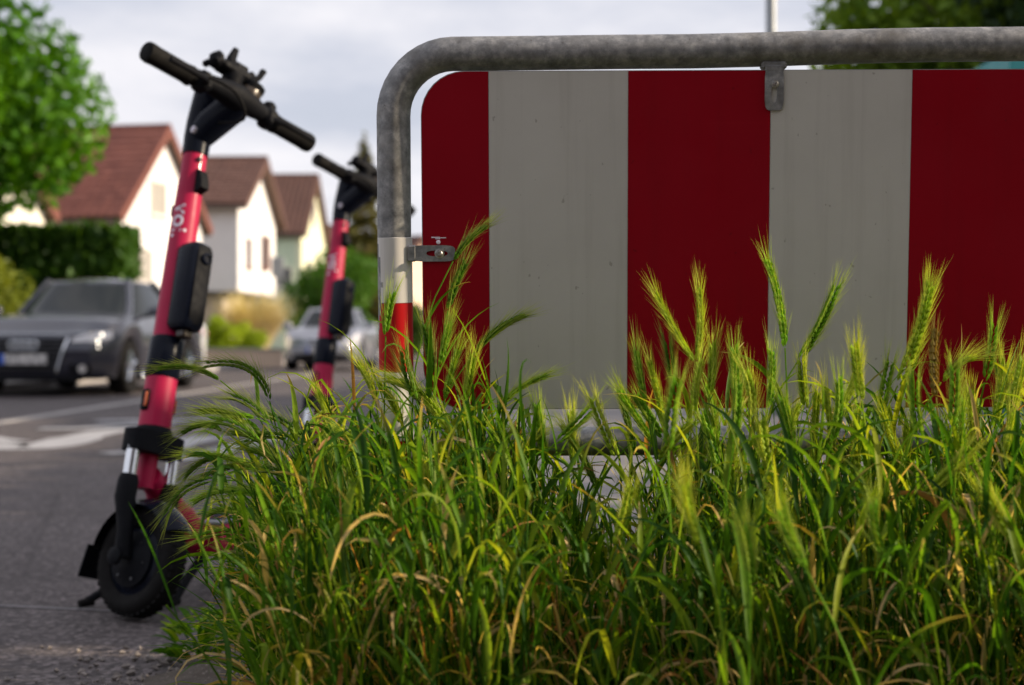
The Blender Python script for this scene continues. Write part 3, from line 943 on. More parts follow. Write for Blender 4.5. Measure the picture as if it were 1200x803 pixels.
# ------------------------------------------------------------------ street furniture
lp = empty('street_lamp', (P(903.5, 0, 10.5).x, 10.5, 0), 0, 'slim grey lamp post rising behind the barrier top rail', 'street lamp')
m = MB(); m.tube([(0, 0, 0), (0, 0, 1.0), (0, 0, 1.02), (0, 0, 6.8)], [.06, .06, .041, .035], 14); m.build('post', 'pole_grey', lp)
m = MB(); m.tube([(0, 0, 6.78), (-.25, 0, 7.0), (-.9, 0, 7.05)], .035, 8); m.build('arm', 'pole_grey', lp)
m = MB(); m.box((-1.2, 0, 7.04), (.7, .24, .1), bev=.03); hd = m.build('lamp_head', 'dark_metal', lp)
m = MB(); m.box((-1.2, 0, 6.985), (.55, .18, .012)); m.build('diffuser', 'lamp_glass', hd)

c = P(325, 0, 52)
ts = empty('traffic_sign', (c.x, 52, 0.1), 0, 'grey back of a small traffic sign beside the brown windows', 'traffic sign')
m = MB(); m.tube([(0, 0.06, 0), (0, 0.06, 3.6)], .035, 8); m.build('post', 'pole_grey', ts)
m = MB(); m.box((0, 0, zat(313, 52) - .1), (.46, .03, .72), bev=.012); m.build('sign_plate', 'sign_back', ts)

# ------------------------------------------------------------------ cars
def lerp(a, b, t): return a + (b - a) * t
def sstep(a, b, x):
    t = min(1, max(0, (x - a) / (b - a))); return t * t * (3 - 2 * t)

def make_car(loc, rz, paint, L, W, H, label, group=None, fancy=False, name='parked_car'):
    """nose at -y, length along +y, origin on the ground under the nose"""
    root = empty(name, loc, rz, label, 'car', group)
    hw = W / 2
    wb0, wb1, wr = 0.19 * L, 0.19 * L + 0.585 * L, 0.325
    zs = 0.20
    def ztop(y):     # height of the body top: bonnet, belt line, boot
        return 0.70 + 0.20 * sstep(0.0, 0.10 * L, y) * .75 + 0.075 * sstep(.05 * L, .30 * L, y) + .03 * sstep(.3 * L, .9 * L, y) - .12 * sstep(.95 * L, L, y)
    def zbot(y, side):
        z = zs + .03 * (1 - sstep(0, .12 * L, y)) + .08 * sstep(.9 * L, L, y)
        if side:
            for c_ in (wb0, wb1):
                d = abs(y - c_)
                if d < wr + .06: z = max(z, wr + math.sqrt(max(0, (wr + .06) ** 2 - d * d)) - .02)
        return z
    def plan(y, t):      # half width at distance y from nose, height parameter t
        f = 1 - .26 * (1 - sstep(-.02 * L, .17 * L, y)) ** 2 - .13 * sstep(.86 * L, L, y) ** 2
        return hw * f * (1 - .05 * (1 - t) ** 2 - .05 * max(0, t - .55) ** 2 * 4)
    NS, NT_ = 61, 11
    body = MB()
    ys = [L * (0.5 - 0.5 * math.cos(PI * i / (NS - 1))) * .6 + L * i / (NS - 1) * .4 for i in range(NS)]
    def nose(t): return .10 * max(0, t - .62) ** 1.2 * 2.6 + .05 * (1 - min(1, t / .25)) ** 2
    for sg in (-1, 1):
        def fn(u, v):
            i = round(u * (NS - 1)); y = ys[i]
            z = lerp(zbot(y, True), ztop(y), v)
            yy = y + nose(v) * (1 - sstep(0, .2 * L, y))
            return Vector((sg * plan(y, v), yy, z))
        body.grid(NS, NT_, fn)
    # top: bonnet, cowl, boot deck
    def top(u, v):
        i = round(u * (NS - 1)); y = ys[i]; x = (v * 2 - 1)
        z = ztop(y) + .055 * (1 - abs(x) ** 2.4) * sstep(-.02, .5, y) + .012 * sstep(.55, .75, abs(x)) * (1 - sstep(.75, 1, abs(x)))
        return Vector((x * plan(y, 1), y + nose(1) * (1 - sstep(0, .2 * L, y)), z))
    body.grid(NS, 15, top)
    # nose and tail walls, bowed
    def front(y0, bow):
        def fn(u, v):
            x = u * 2 - 1
            z = lerp(zbot(y0, False), ztop(y0), v)
            return Vector((x * plan(y0, v), y0 + (nose(v) if y0 == 0 else 0) - bow * (1 - x * x), z))
        return fn
    body.grid(17, NT_, front(0.0, .17)); body.grid(17, NT_, front(L, -.10))
    bo = body.build('body', paint, root, smooth=50)
    def fx(x, z, off=.006):  # nose surface under a front detail
        t = (z - zbot(0, False)) / (ztop(0) - zbot(0, False)); xx = x / plan(0, min(1, max(0, t)))
        return nose(min(1, max(0, t))) - .17 * (1 - min(1, xx * xx)) - off
    def patch(poly_fn, nm, mat, par, off=.008, nu=13, nv=5):
        p = MB(); p.grid(nu, nv, lambda u, v: (lambda q: Vector((q[0], fx(q[0], q[1], off), q[1])))(poly_fn(u, v)))
        # small returns give the part thickness
        p.grid(nu, nv, lambda u, v: (lambda q: Vector((q[0], fx(q[0], q[1], off - .03), q[1])))(poly_fn(u, v)))
        for e in (0, 1):
            p.grid(nu, 2, lambda u, v: (lambda q: Vector((q[0], fx(q[0], q[1], off - .03 * v), q[1])))(poly_fn(u, e)))
            p.grid(2, nv, lambda u, v: (lambda q: Vector((q[0], fx(q[0], q[1], off - .03 * u), q[1])))(poly_fn(e, v)))
        return p.build(nm, mat, par)
    # greenhouse
    y0b, y0t, y1t, y1b = .265 * L, .43 * L, .70 * L, .93 * L
    def gh(v, sx, off=0.0):
        wb, wt = hw * .86, hw * .63
        return lerp(wb, wt, v ** 1.15) + off
    zb = ztop(.5 * L) - .01; zt = H - .06
    def ring(v, k, n=48, off=0.0):
        a = 2 * PI * k / n
        ex = 4.5
        cx, cy = math.cos(a), math.sin(a)
        x = math.copysign(abs(cx) ** (2 / ex), cx); y = math.copysign(abs(cy) ** (2 / ex), cy)
        vv = v ** .92
        ya, yb = lerp(y0b, y0t, vv), lerp(y1b, y1t, vv ** 1.25)
        bow = .10 * (1 - x * x) * (1 if y < 0 else -.6)
        z = lerp(zb - .02, zt, v)
        return Vector((x * gh(v, 0, off), (ya + yb) / 2 + y * (yb - ya) / 2 - bow * (-1 if y > 0 else 1) * abs(y), z))
    gl = MB(); gl.grid(48, 7, lambda u, v: ring(v, round(u * 48) % 48), closed_u=True)
    gl.build('window_glass', 'glass_dark', root)
    rf = MB()
    NR = 6
    def roof(u, v):
        q = ring(1.0, round(u * 48) % 48, off=.012)
        c_ = Vector((0, (y0t + y1t) / 2, 0)); k = 1 - v
        p = Vector((q.x * k, c_.y + (q.y - c_.y) * k, zt + .062 * (1 - k * k) - (.004 if v == 0 else 0)))
        return p
    rf.grid(48, NR, roof, closed_u=True)
    def rim(u, v):
        q = ring(1.0 - .07 * v, round(u * 48) % 48, off=.012); return q
    rf.grid(48, 2, rim, closed_u=True)
    rf.build('roof', paint, root)
    # pillars
    def pillar(kk, w_, nm='pillar', mat=paint):
        for sgn in (0, 1):
            pm = MB()
            pts = []
            for j in range(7):
                v = j / 6
                q = ring(v, kk if not sgn else (24 - kk) % 48, off=.006)
                pts.append(q)
            pm.tube(pts, w_, 8)
            pm.build(nm, mat, root)
    pillar(42.2 if False else 42, .045); pillar(1, .03, 'pillar', 'car_trim'); pillar(6, .055)
    # window trim line along the belt
    for sg in (-1, 1):
        tr = MB(); tr.tube([(sg * (gh(0, 0) + .02), lerp(y0b, y1b, .04 + .92 * k / 10), zb + .0) for k in range(11)], .012, 6)
        tr.build('window_trim', 'car_trim' if not fancy else 'chrome', root)
    # lower grille etc
    if fancy:
        gp = lambda u, v: (lerp(-1, 1, u) * lerp(.36, .46, v), lerp(.285, .66, v))
        gr = patch(gp, 'grille', 'car_trim', root, .012)
        for k in range(7):
            zz_ = .32 + k * .05
            b_ = MB(); hwid = lerp(.36, .46, (zz_ - .285) / .375) - .02
            b_.tube([(hwid * (i / 6 - 1), fx(hwid * (i / 6 - 1), zz_, .024), zz_) for i in range(13)], .006, 5); b_.build('grille_bar', 'dark_metal', gr)
        edge = [(lerp(.36, .46, k / 6), lerp(.285, .66, k / 6)) for k in range(7)]
        for sg in (-1, 1):
            ed = MB(); ed.tube([(sg * x, fx(x, z, .02), z) for x, z in edge], .014, 6)
            ed.build('grille_frame', 'chrome', gr)
        # four interlocked rings
        for k in range(4):
            rg = MB(); xx = (k - 1.5) * .078; zc = .585
            rg.tube([(xx + .046 * math.cos(a), fx(xx, zc, .034 + .003 * (k % 2)), zc + .046 * math.sin(a)) for a in [2 * PI * q / 20 for q in range(21)]], .0105, 8, caps=False)
            rg.build('emblem_ring', 'chrome', gr)
        hl = [(.50, .60), (.865, .70)]
        pz = .43
    else:
        gp = lambda u, v: (lerp(-1, 1, u) * lerp(.20, .26, v), lerp(.56, .66, v))
        gr = patch(gp, 'grille', 'car_trim', root, .012)
        b_ = MB(); b_.tube([(.23 * (i / 6 - 1), fx(.23 * (i / 6 - 1), .61, .024), .61) for i in range(13)], .01, 5); b_.build('grille_bar', 'chrome', gr)
        gp2 = lambda u, v: (lerp(-1, 1, u) * lerp(.42, .50, v), lerp(.25, .37, v))
        patch(gp2, 'lower_grille', 'car_trim', root, .012)
        pz = .45
    pw = .26
    pl = patch(lambda u, v: (lerp(-pw, pw, u), pz + lerp(-.057, .057, v)), 'number_plate', 'plate_white', root, .035)
    patch(lambda u, v: (lerp(-pw, -pw + .05, u), pz + lerp(-.057, .057, v)), 'country_band', 'plate_blue', pl, .038, 3, 3)
    for sg in (-1, 1):
        xm = plan(0, .9)
        def lampfn(u, v, sg=sg):
            x = lerp(.50, xm * 1.0, u); lo = lerp(.615, .62, u) if fancy else lerp(.54, .52, u); hi = lerp(.66, .735, u) if fancy else lerp(.66, .70, u)
            return (sg * x, lerp(lo, hi, v))
        def lamppos(q, off):
            return Vector((q[0], fx(q[0], q[1], off) , q[1]))
        lamp = MB()
        def lf(u, v, sg=sg):
            # front part then wraps along the wing
            if u < .6:
                q = lampfn(u / .6, v); return lamppos(q, .010)
            k = (u - .6) / .4; y = .30 * k
            lo = lerp(.62, .66, k) if fancy else lerp(.52, .56, k); hi = lerp(.735, .745, k) if fancy else lerp(.70, .72, k)
            z = lerp(lo, hi, v); t_ = (z - zbot(0, False)) / (ztop(y) - zbot(0, False))
            return Vector((sg * (plan(y, min(1, t_)) + .008), y + nose(min(1, t_)) - .004, z))
        lamp.grid(16, 5, lf)
        lo_ = lamp.build('headlight', 'lamp_glass', root)
        if fancy:
            for k, (dx, dz) in enumerate(((.80, .70), (.765, .635), (.77, .61), (.78, .56))):
                d_ = MB(); rr_ = (.017, .014, .013, .011)[k]
                yy_ = fx(sg * min(dx, xm), dz, .03)
                d_.lathe([(rr_ * .5, -.012), (rr_, -.004), (rr_, .006)], (0, 1, 0), (sg * dx, yy_ + (.03 if dx > xm else 0), dz), 12)
                d_.build('led', 'led', lo_)
        fp = MB()
        fg = patch(lambda u, v, sg=sg: (sg * lerp(.48, .70, u), lerp(.27, .37, v)), 'fog_light_recess', 'car_trim', root, .01, 7, 4)
        d_ = MB(); d_.lathe([(.045, -.01), (.04, .0), (.02, .012)], (0, 1, 0), (sg * .62, fx(.62, .32, .03), .32), 14); d_.build('fog_light', 'lamp_glass', fg)
        # bumper lip
        # mirror
        mr = MB(); my = y0b + .32
        mr.box((sg * (hw + .09), my, zb + .07), (.20, .11, .13), bev=.035); mo = mr.build('wing_mirror', paint, root)
        ar = MB(); ar.tube([(sg * (hw - .10), my + .03, zb + .0), (sg * (hw + .03), my, zb + .03)], .025, 6); ar.build('mirror_arm', 'car_trim', mo)
        # door seams and handles
        for yd in (.40 * L, .60 * L):
            hd_ = MB(); hd_.tube([(sg * (plan(yd, .8) + .012), yd, .79), (sg * (plan(yd, .8) + .022), yd + .08, .79), (sg * (plan(yd, .8) + .012), yd + .16, .79)], .012, 6)
            hd_.build('door_handle', paint if not fancy else 'chrome', root)
        sm = MB(); sm.box((sg * (hw - .03), (wb0 + wb1) / 2, .20), (.08, wb1 - wb0 - 2 * wr - .14, .10), bev=.02); sm.build('sill', 'car_trim' if not fancy else 'chrome', root)
        tl_ = MB(); tl_.box((sg * hw * .68, L + .02, .78), (.36, .06, .13), bev=.02); tl_.build('tail_light', 'tail_red', root)
        # wheels
        for yc in (wb0, wb1):
            xo = sg * (hw - .125)
            ty = MB(); ty.lathe([(.20, -.10), (.29, -.108), (.315, -.09), (wr, -.06), (wr, .06), (.315, .09), (.29, .108), (.20, .10)], (1, 0, 0), (xo, yc, wr), 32, closed=True)
            to = ty.build('tyre', 'rubber', root)
            rm = MB(); ax = sg
            rm.lathe([(.21, .07 * sg), (.222, .095 * sg), (.205, .10 * sg), (.195, .06 * sg)], (1, 0, 0), (xo, yc, wr), 28, closed=True)
            for k in range(5):
                a = k * 2 * PI / 5 + .3
                rm.tube([(xo + .07 * sg, yc + .03 * math.cos(a), wr + .03 * math.sin(a)), (xo + .085 * sg, yc + .20 * math.cos(a), wr + .20 * math.sin(a))], [.035, .024], 6)
            rm.lathe([(.06, .06 * sg), (.05, .095 * sg)], (1, 0, 0), (xo, yc, wr), 14)
            rm.build('rim', 'chrome', to)
    # dark underbody, arches and cabin floor
    ub = MB(); ub.box((0, L * .5, .30), (W * .80, L * .9, .22), bev=.05); ub.build('underbody', 'car_trim', root)
    bl = patch(lambda u, v: (lerp(-.86, .86, u) * plan(0, 0) / hw / .95 * hw, lerp(.185, .24, v)), 'bumper_lip', 'car_trim', root, .01)
    return root

make_car((-5.40, 15.9, 0.0), R(-1.6), 'paint_anthracite', 4.6, 1.84, 1.44,
         'dark metallic grey saloon with four ring emblem parked at the left', fancy=True)
make_car((-4.10, 30.4, 0.0), R(-1.0), 'paint_silver', 4.1, 1.72, 1.42,
         'light silver car parked behind the far scooter')
make_car((-6.72, 23.2, 0.0), R(-1.0), 'paint_white', 4.2, 1.74, 1.45,
         'white car parked behind the dark saloon, mostly hidden')

# ------------------------------------------------------------------ scooters
def make_scooter():
    B = Vector(P(178, 520, 3.25))
    Yl, Yr = 3.20, 3.64
    Hl, Hr = P(168, 55, Yl), P(367, 168, Yr)
    bl = (Hr - Hl).normalized()              # along the bar, to the rider's left (image right)
    # stem direction square to the bar, seen towards (239,112)
    best = None
    for k in range(200):
        Yt = 3.2 + k * .003
        T = P(239, 112, Yt)
        q = abs((T - B).normalized().dot(bl))
        if best is None or q < best[0]: best = (q, T)
    T = best[1]
    up = (T - B).normalized()
    fw = bl.cross(up).normalized()           # forward of the steering: y x z
    bl = up.cross(fw).normalized()
    M = Matrix(((fw.x, bl.x, up.x, B.x), (fw.y, bl.y, up.y, B.y), (fw.z, bl.z, up.z, B.z), (0, 0, 0, 1)))
    hT = (T - B).length
    mid = M.inverted() @ ((Hl + Hr) / 2)
    half = (Hr - Hl).length / 2 - .008
    base = Vector((B.x, B.y, 0))
    root = empty('electric_scooter', base, 0, 'near red and black rental scooter with its wheel turned, leaning on the asphalt', 'scooter', None)
    def S(): return MB(M)
    def fin(mb, nm, mat, par=root, smooth=40): return mb.build(nm, mat, par, base, smooth)
    # stem
    m = S(); m.tube([(0, 0, 0.0), (0, 0, .05), (0, 0, .16)], [.0375, .0372, .0365], 24); fin(m, 'stem_foot', 'scooter_red')
    m = S(); m.tube([(0, 0, .242), (0, 0, .5), (0, 0, .727)], [.0345, .0325, .0285], 28); st = fin(m, 'stem', 'scooter_red')
    m = S(); m.lathe([(.0345, .150), (.0395, .156), (.0395, .244), (.0345, .252)], n=24); fin(m, 'stem_collar', 'gloss_black')
    m = S(); m.tube([(.0, 0, .715), (.0, 0, .76), (.003, 0, .80), (.010, 0, hT + .012)], [.0315, .0330, .034, .030], 22); nk = fin(m, 'neck', 'gloss_black')
    m = S(); m.lathe([(.009, -.003), (.009, .004), (.005, .006)], (-.25, -1, 0.1), (.020, -.0315, .768), 14); fin(m, 'neck_dot', 'lettering_white', nk)  # small white disc on the neck
    # lettering "voi." running down the side of the stem
    cu = bpy.data.curves.new('lettering', 'FONT'); cu.body = 'voi.'; cu.size = .058; cu.align_x = 'CENTER'; cu.extrude = 0.0; cu.offset = .0008
    cu.resolution_u = 6
    tmp = bpy.data.objects.new('lettering', cu); COL.objects.link(tmp)
    dg = bpy.context.evaluated_depsgraph_get()
    me = bpy.data.meshes.new_from_object(tmp.evaluated_get(dg)); bpy.data.objects.remove(tmp)
    import bmesh
    bm = bmesh.new(); bm.from_mesh(me)
    bmesh.ops.triangulate(bm, faces=bm.faces)
    for _ in range(2): bmesh.ops.subdivide_edges(bm, edges=[e for e in bm.edges if e.calc_length() > .006], cuts=1)
    Mi = M
    ang0 = R(-70)                            # towards the pavement side
    for v in bm.verts:
        tx, ty = v.co.x, v.co.y - .015
        h = .535 - tx * 1.05
        r_ = .0345 - (h - .242) * .0124 + .0012
        a = ang0 + ty / r_
        p = Mi @ Vector((r_ * math.cos(a), r_ * math.sin(a), h))
        v.co = p - base
    bm.to_mesh(me); bm.free(); me.materials.append(MATS['lettering_white'])
    lo = obj_of(me, 'lettering', st)
    # battery and lock box on the front of the stem
    def box_ring(h, k, n=24, inset=0.0):
        # stadium: flat sides, rounded front
        a = 2 * PI * k / n
        ex = 3.2
        c_, s_ = math.cos(a), math.sin(a)
        x = math.copysign(abs(c_) ** (2 / ex), c_); y = math.copysign(abs(s_) ** (2 / ex), s_)
        return Vector((.052 + x * (.038 - inset), y * (.034 - inset), h))
    bx = S()
    lv = [(.262, .016), (.266, .006), (.278, .0), (.37, 0.0), (.46, 0.0), (.472, .006), (.478, .016)]
    bx.grid(24, len(lv), lambda u, v: box_ring(lv[round(v * (len(lv) - 1))][0], round(u * 24) % 24, inset=lv[round(v * (len(lv) - 1))][1]), closed_u=True)
    o_ = len(bx.v)
    bx.f.append(tuple(k * len(lv) for k in range(24))); bx.f.append(tuple(k * len(lv) + len(lv) - 1 for k in range(24)))
    bo = fin(bx, 'battery_box', 'gloss_black')
    m = S(); pts = []
    fr = [(.0895, -.022), (.0925, -.012), (.0935, 0), (.0925, .012), (.0895, .022)]
    m.grid(5, 12, lambda u, v: Vector((fr[round(u * 4)][0] - (0.004 if v in (0, 1) else 0), fr[round(u * 4)][1] * (.85 if v in (0, 1) else 1), lerp(.275, .468, v))))
    fin(m, 'front_cover', 'scooter_black', bo)
    m = S(); m.lathe([(.014, 0), (.014, .004), (.010, .006), (.009, .002)], (1, 0, 0), (.0935, 0, .435), 18); fin(m, 'lens', 'gloss_black', bo)
    m = S(); m.box((.055, 0, .255), (.03, .03, .02), bev=.004); fin(m, 'lock_catch', 'bronze_lens', bo)
    # bag hook
    m = S(); m.prism([(0, .0), (.026, .012), (.024, .03), (.012, .058), (0, .062)], (.027, -.012, .610), (1, 0, 0), (0, 0, 1), (0, .024, 0)); fin(m, 'bag_hook', 'scooter_black')
    m = S(); m.lathe([(.0065, -.002), (.0065, .004), (.003, .006)], (1, -.35, 0), (.0275, -.009, .697), 10); fin(m, 'bolt', 'dark_metal')
    m = S(); m.box((-.037, -.004, .575), (.014, .02, .03), bev=.004); fin(m, 'cable_clip', 'scooter_black')
    # handlebar: thick hub tapering to the grips
    bz, bxo = mid.z, mid.x
    n_ = 17
    m = S()
    pts, rad = [], []
    for k in range(n_):
        u = k / (n_ - 1) * 2 - 1
        pts.append(Vector((bxo - .012 * (u * u) + .012 * .2, u * (half - .13), bz + .004 * (1 - u * u))))
        rad.append(.0215 + .0125 * (1 - min(1, abs(u) / .55)) ** .7)
    m.tube(pts, rad, 18); fin(m, 'handlebar', 'scooter_black')
    # gooseneck joining neck and bar
    m = S(); m.tube([(.006, 0, .765), (bxo * .30, .006, .795), (bxo * .7, .016, bz - .014), (bxo, .02, bz)], [.034, .040, .040, .032], 18, squash=1.0); fin(m, 'gooseneck', 'gloss_black')
    for sg in (-1, 1):
        m = S(); e = bxo - .010
        m.lathe([(.0185, half), (.0235, half - .003), (.0250, half - .012), (.0235, half - .03), (.0230, half - .115), (.0245, half - .130), (.0255, half - .136), (.0215, half - .142)], (0, sg, 0), (e, 0, bz), 18)
        fin(m, 'grip', 'rubber')
        m = S(); m.box((e + .01, sg * (half - .165), bz - .004), (.05, .04, .048), bev=.01); mo = fin(m, 'lever_mount', 'scooter_black')
        m = S(); m.tube([(e + .028, sg * (half - .165), bz - .010), (e + .050, sg * (half - .14), bz - .016), (e + .052, sg * (half - .07), bz - .018), (e + .048, sg * (half - .035), bz - .016)], [.009, .008, .0065, .007], 8)
        fin(m, 'brake_lever', 'scooter_black', mo)
        m = S(); m.box((e - .012, sg * (half - .205), bz + .012), (.035, .05, .03), bev=.008); fin(m, 'switch_block', 'scooter_black')
    # phone holder: base, plate, spring arms with padded fingers
    hx = bxo - .005
    m = S(); m.lathe([(.024, 0.012), (.023, .040), (.027, .048), (.027, .06)], (0, 0, 1), (hx, -.014, bz), 14); ph = fin(m, 'phone_holder', 'scooter_black')
    m = S(); m.box((hx, -.018, bz + .066), (.046, .095, .026), bev=.008); fin(m, 'holder_plate', 'scooter_black', ph)
    for (dy, dx) in ((-.052, .014), (-.052, -.016), (.056, .014), (.054, -.016)):
        m = S(); m.tube([(hx + dx * .4, dy * .6 - .014, bz + .066), (hx + dx, dy - .014, bz + .068), (hx + dx * 1.2, dy * 1.25 - .014, bz + .082 if dy > 0 else bz + .068), (hx + dx * 1.2, dy * 1.42 - .014, bz + .102 if dy > 0 else bz + .058)], [.012, .010, .008, .009], 7)
        fin(m, 'holder_arm', 'scooter_black', ph)
    m = S(); m.box((hx + .004, -.075, bz + .072), (.042, .032, .040), bev=.012); fin(m, 'holder_clamp', 'scooter_black', ph)
    m = S(); m.tube([(hx + .002, -.026, bz + .07), (hx + .002, -.028, bz + .098), (hx + .004, -.020, bz + .124)], [.018, .012, .008], 8); fin(m, 'holder_lever', 'scooter_black', ph)
    m = S(); m.box((hx - .002, .004, bz + .084), (.030, .044, .022), bev=.006); fin(m, 'holder_lever', 'scooter_black', ph)
    # display / light pod at the bar
    m = S(); m.lathe([(.027, -.03), (.030, -.024), (.030, .022), (.027, .026)], (.25, .2, 1), (bxo - .004, .042, bz + .032), 20); pd = fin(m, 'light_pod', 'bronze_lens')
    m = S(); m.lathe([(.0305, .012), (.032, .015), (.032, .027), (.028, .030)], (.25, .2, 1), (bxo - .004, .042, bz + .032), 20); fin(m, 'pod_rim', 'scooter_black', pd)
    m = S(); m.lathe([(.016, .0), (.018, .004), (.018, .022), (.012, .030)], (0, 0, 1), (bxo - .008, .118, bz + .014), 14); fin(m, 'bell', 'scooter_black')
    # brake cable looping from the bar into the stem
    m = S(); m.tube(smooth_pts([(bxo + .03, -.13, bz - .004), (bxo + .075, -.07, bz - .03), (bxo + .06, -.02, bz - .075), (.040, -.006, .79), (.030, -.004, .755)], 5), .0035, 6); fin(m, 'brake_cable', 'rubber')
    # fork crown
    m = S()
    poly = []
    for k in range(24):
        a = 2 * PI * k / 24; ex = 3.4
        poly.append((math.copysign(abs(math.cos(a)) ** (2 / ex), math.cos(a)) * .034 + .006, math.copysign(abs(math.sin(a)) ** (2 / ex), math.sin(a)) * .076))
    m.prism(poly, (0, 0, -.028), (1, 0, 0), (0, 1, 0), (0, 0, .048))
    fin(m, 'fork_crown', 'scooter_black')
    m = S(); m.lathe([(.043, .018), (.0425, .030), (.039, .036)], n=20); fin(m, 'crown_collar', 'scooter_black')
    m = S(); m.tube([(-.004, 0, -.028), (-.004, 0, -.105)], [.022, .022], 18); fin(m, 'steering_tube', 'scooter_red')
    wz = -(B.z - .1235) / up.z
    WC = Vector((.024, 0, wz))
    for sg in (-1, 1):
        m = S(); m.tube([(.012, sg * .060, -.02), (.012, sg * .060, -.105)], .0155, 16); fin(m, 'fork_tube', 'chrome')
        m = S(); m.tube([(.012, sg * .060, -.085), (.012, sg * .061, -.10), (.012, sg * .063, -.135), (.020, sg * .062, -.175), (.026, sg * .060, wz + .06), (.026, sg * .056, wz)], [.019, .024, .024, .020, .018, .021], 14)
        fl = fin(m, 'fork_leg', 'scooter_black')
        m = S(); m.lathe([(.020, 0), (.020, .008), (.012, .012)], (0, sg, 0), (.026, sg * .074, wz), 14); fin(m, 'axle_nut', 'scooter_black', fl)
    # front wheel
    def wheel(mk, C, axis, rad, parent_name):
        mk_ = mk()
        h = .031
        prof = []
        for k in range(17):
            a = PI * k / 16
            prof.append((rad - .030 + .030 * math.sin(a) ** .7, -h * math.cos(a)))
        prof += [(rad - .046, h * .72), (rad - .046, -h * .72)]
        mk_.lathe(prof, axis, C, 48, closed=True)
        ty = fin(mk_, 'tyre', 'rubber')
        ax_ = Vector(axis).normalized(); e1, e2 = frame_of(ax_)
        tr = mk()
        for k in range(44):
            a = 2 * PI * k / 44
            d_ = e1 * math.cos(a) + e2 * math.sin(a); tt = -e1 * math.sin(a) + e2 * math.cos(a)
            for q in (-1, 1):
                Mx = Matrix((d_, tt, ax_)).transposed()
                tr.box(Vector(C) + d_ * (rad - .0025) + ax_ * q * .012, (.0062, .0105, .015), M=Mx)
        tro = fin(tr, 'tread', 'rubber', ty, 0); tro['kind'] = 'stuff'
        mk_ = mk(); mk_.lathe([(.020, -.030), (.052, -.024), (.060, -.020), (rad - .050, -.014), (rad - .043, -.022), (rad - .042, .022), (rad - .050, .014), (.060, .020), (.052, .024), (.020, .030)], axis, C, 36)
        rm = fin(mk_, 'rim', 'gloss_black', ty)
        for q in (-1, 1):
            mk_ = mk(); mk_.lathe([(.0, .020), (.058, .024), (.062, .030), (.040, .036), (.030, .044), (.012, .046), (.0, .046)][1:6], ax_ * q, C, 30)
            hub = fin(mk_, 'hub_motor', 'scooter_black', ty)
            mk_ = mk()
            for k in range(6):
                a = 2 * PI * k / 6 + .2
                p_ = Vector(C) + (e1 * math.cos(a) + e2 * math.sin(a)) * .046 + ax_ * q * .032
                mk_.tube([p_, p_ + ax_ * q * .004], .0035, 6)
            fin(mk_, 'hub_bolts', 'dark_metal', hub)
        return ty
    wheel(S, WC, (0, 1, 0), .124, 'front')
    # mudguard with flap behind the wheel
    m = S(); rr_ = .140
    def guard(u, v, rr=rr_):
        a = lerp(R(28), R(168), u)
        y = (v * 2 - 1)
        return WC + Vector((math.cos(a) * (rr - .018 * y * y), y * .045, math.sin(a) * (rr - .018 * y * y)))
    m.grid(22, 9, guard); m.grid(22, 9, lambda u, v: guard(u, v, rr_ - .004))
    fdr = fin(m, 'mudguard', 'gloss_black')
    m = S(); m.prism([(-.04, 0), (.04, 0), (.036, -.075), (-.036, -.075)], WC + Vector((-.139, 0, .035)), (0, 1, 0), (.32, 0, .95), (-.004, 0, 0)); fin(m, 'mud_flap', 'scooter_black', fdr)
    m = S(); m.tube([WC + Vector((0, -.046, .128)), WC + Vector((.0, -.066, .10)), WC + Vector((.004, -.066, .03))], .006, 6); fin(m, 'mudguard_stay', 'scooter_black', fdr)
    for sg in (-1, 1):
        m = S(); m.box((0.0, sg * .0375, .095), (.022, .012, .050), bev=.004); rf = fin(m, 'reflector_mount', 'scooter_black')
        m = S(); m.box((0.008, sg * .0440, .095), (.007, .004, .034), bev=.001); fin(m, 'reflector', 'orange_reflector', rf)
    # frame: neck, deck, rear wheel, stand. Body points to the camera, the steering is turned
    rear = Vector((.30, .954, 0)).normalized(); side = Vector((rear.y, -rear.x, 0))
    o = Vector((B.x, B.y, 0)) + up * (-.02 / up.z) ; o.z = 0
    Mb = Matrix(((rear.x, side.x, 0, o.x), (rear.y, side.y, 0, o.y), (0, 0, 1, 0), (0, 0, 0, 1)))
    def D(): return MB(Mb)
    hb = Mb.inverted() @ (M @ Vector((0, 0, -.08)))
    m = D(); m.tube(smooth_pts([hb + Vector((.012, 0, 0)), hb + Vector((.07, 0, -.05)), Vector((.17, 0, .155)), Vector((.27, 0, .135))], 5), [.026] * 4 + [.032] * 4 + [.040] * 4 + [.044] * 4, 16, squash=1.15)
    fin(m, 'down_tube', 'scooter_red')
    m = D(); prof = [(-.085, .02), (-.075, .0), (.075, .0), (.085, .02), (.085, .055), (.078, .068), (-.078, .068), (-.085, .055)]
    m.prism(prof, (.17, 0, .105), (0, 1, 0), (0, 0, 1), (.56, 0, 0)); dk = fin(m, 'deck', 'scooter_red')
    m = D(); m.box((.45, 0, .1785), (.54, .150, .010), bev=.003); fin(m, 'deck_mat', 'deck_grey', dk)
    for k in range(9):
        m = D(); m.box((.23 + k * .055, 0, .1855), (.012, .13, .005)); fin(m, 'grip_rib', 'rubber', dk, 0)
    RW = Vector((.90, 0, .122))
    m = D(); m.tube([(.70, .05, .13), (.80, .055, .125), (.90, .055, .122)], [.02, .018, .016], 10); fin(m, 'rear_fork', 'scooter_black')
    m = D(); m.tube([(.70, -.05, .13), (.80, -.055, .125), (.90, -.055, .122)], [.02, .018, .016], 10); fin(m, 'rear_fork', 'scooter_black')
    wheel(D, RW, (0, 1, 0), .122, 'rear')
    m = D()
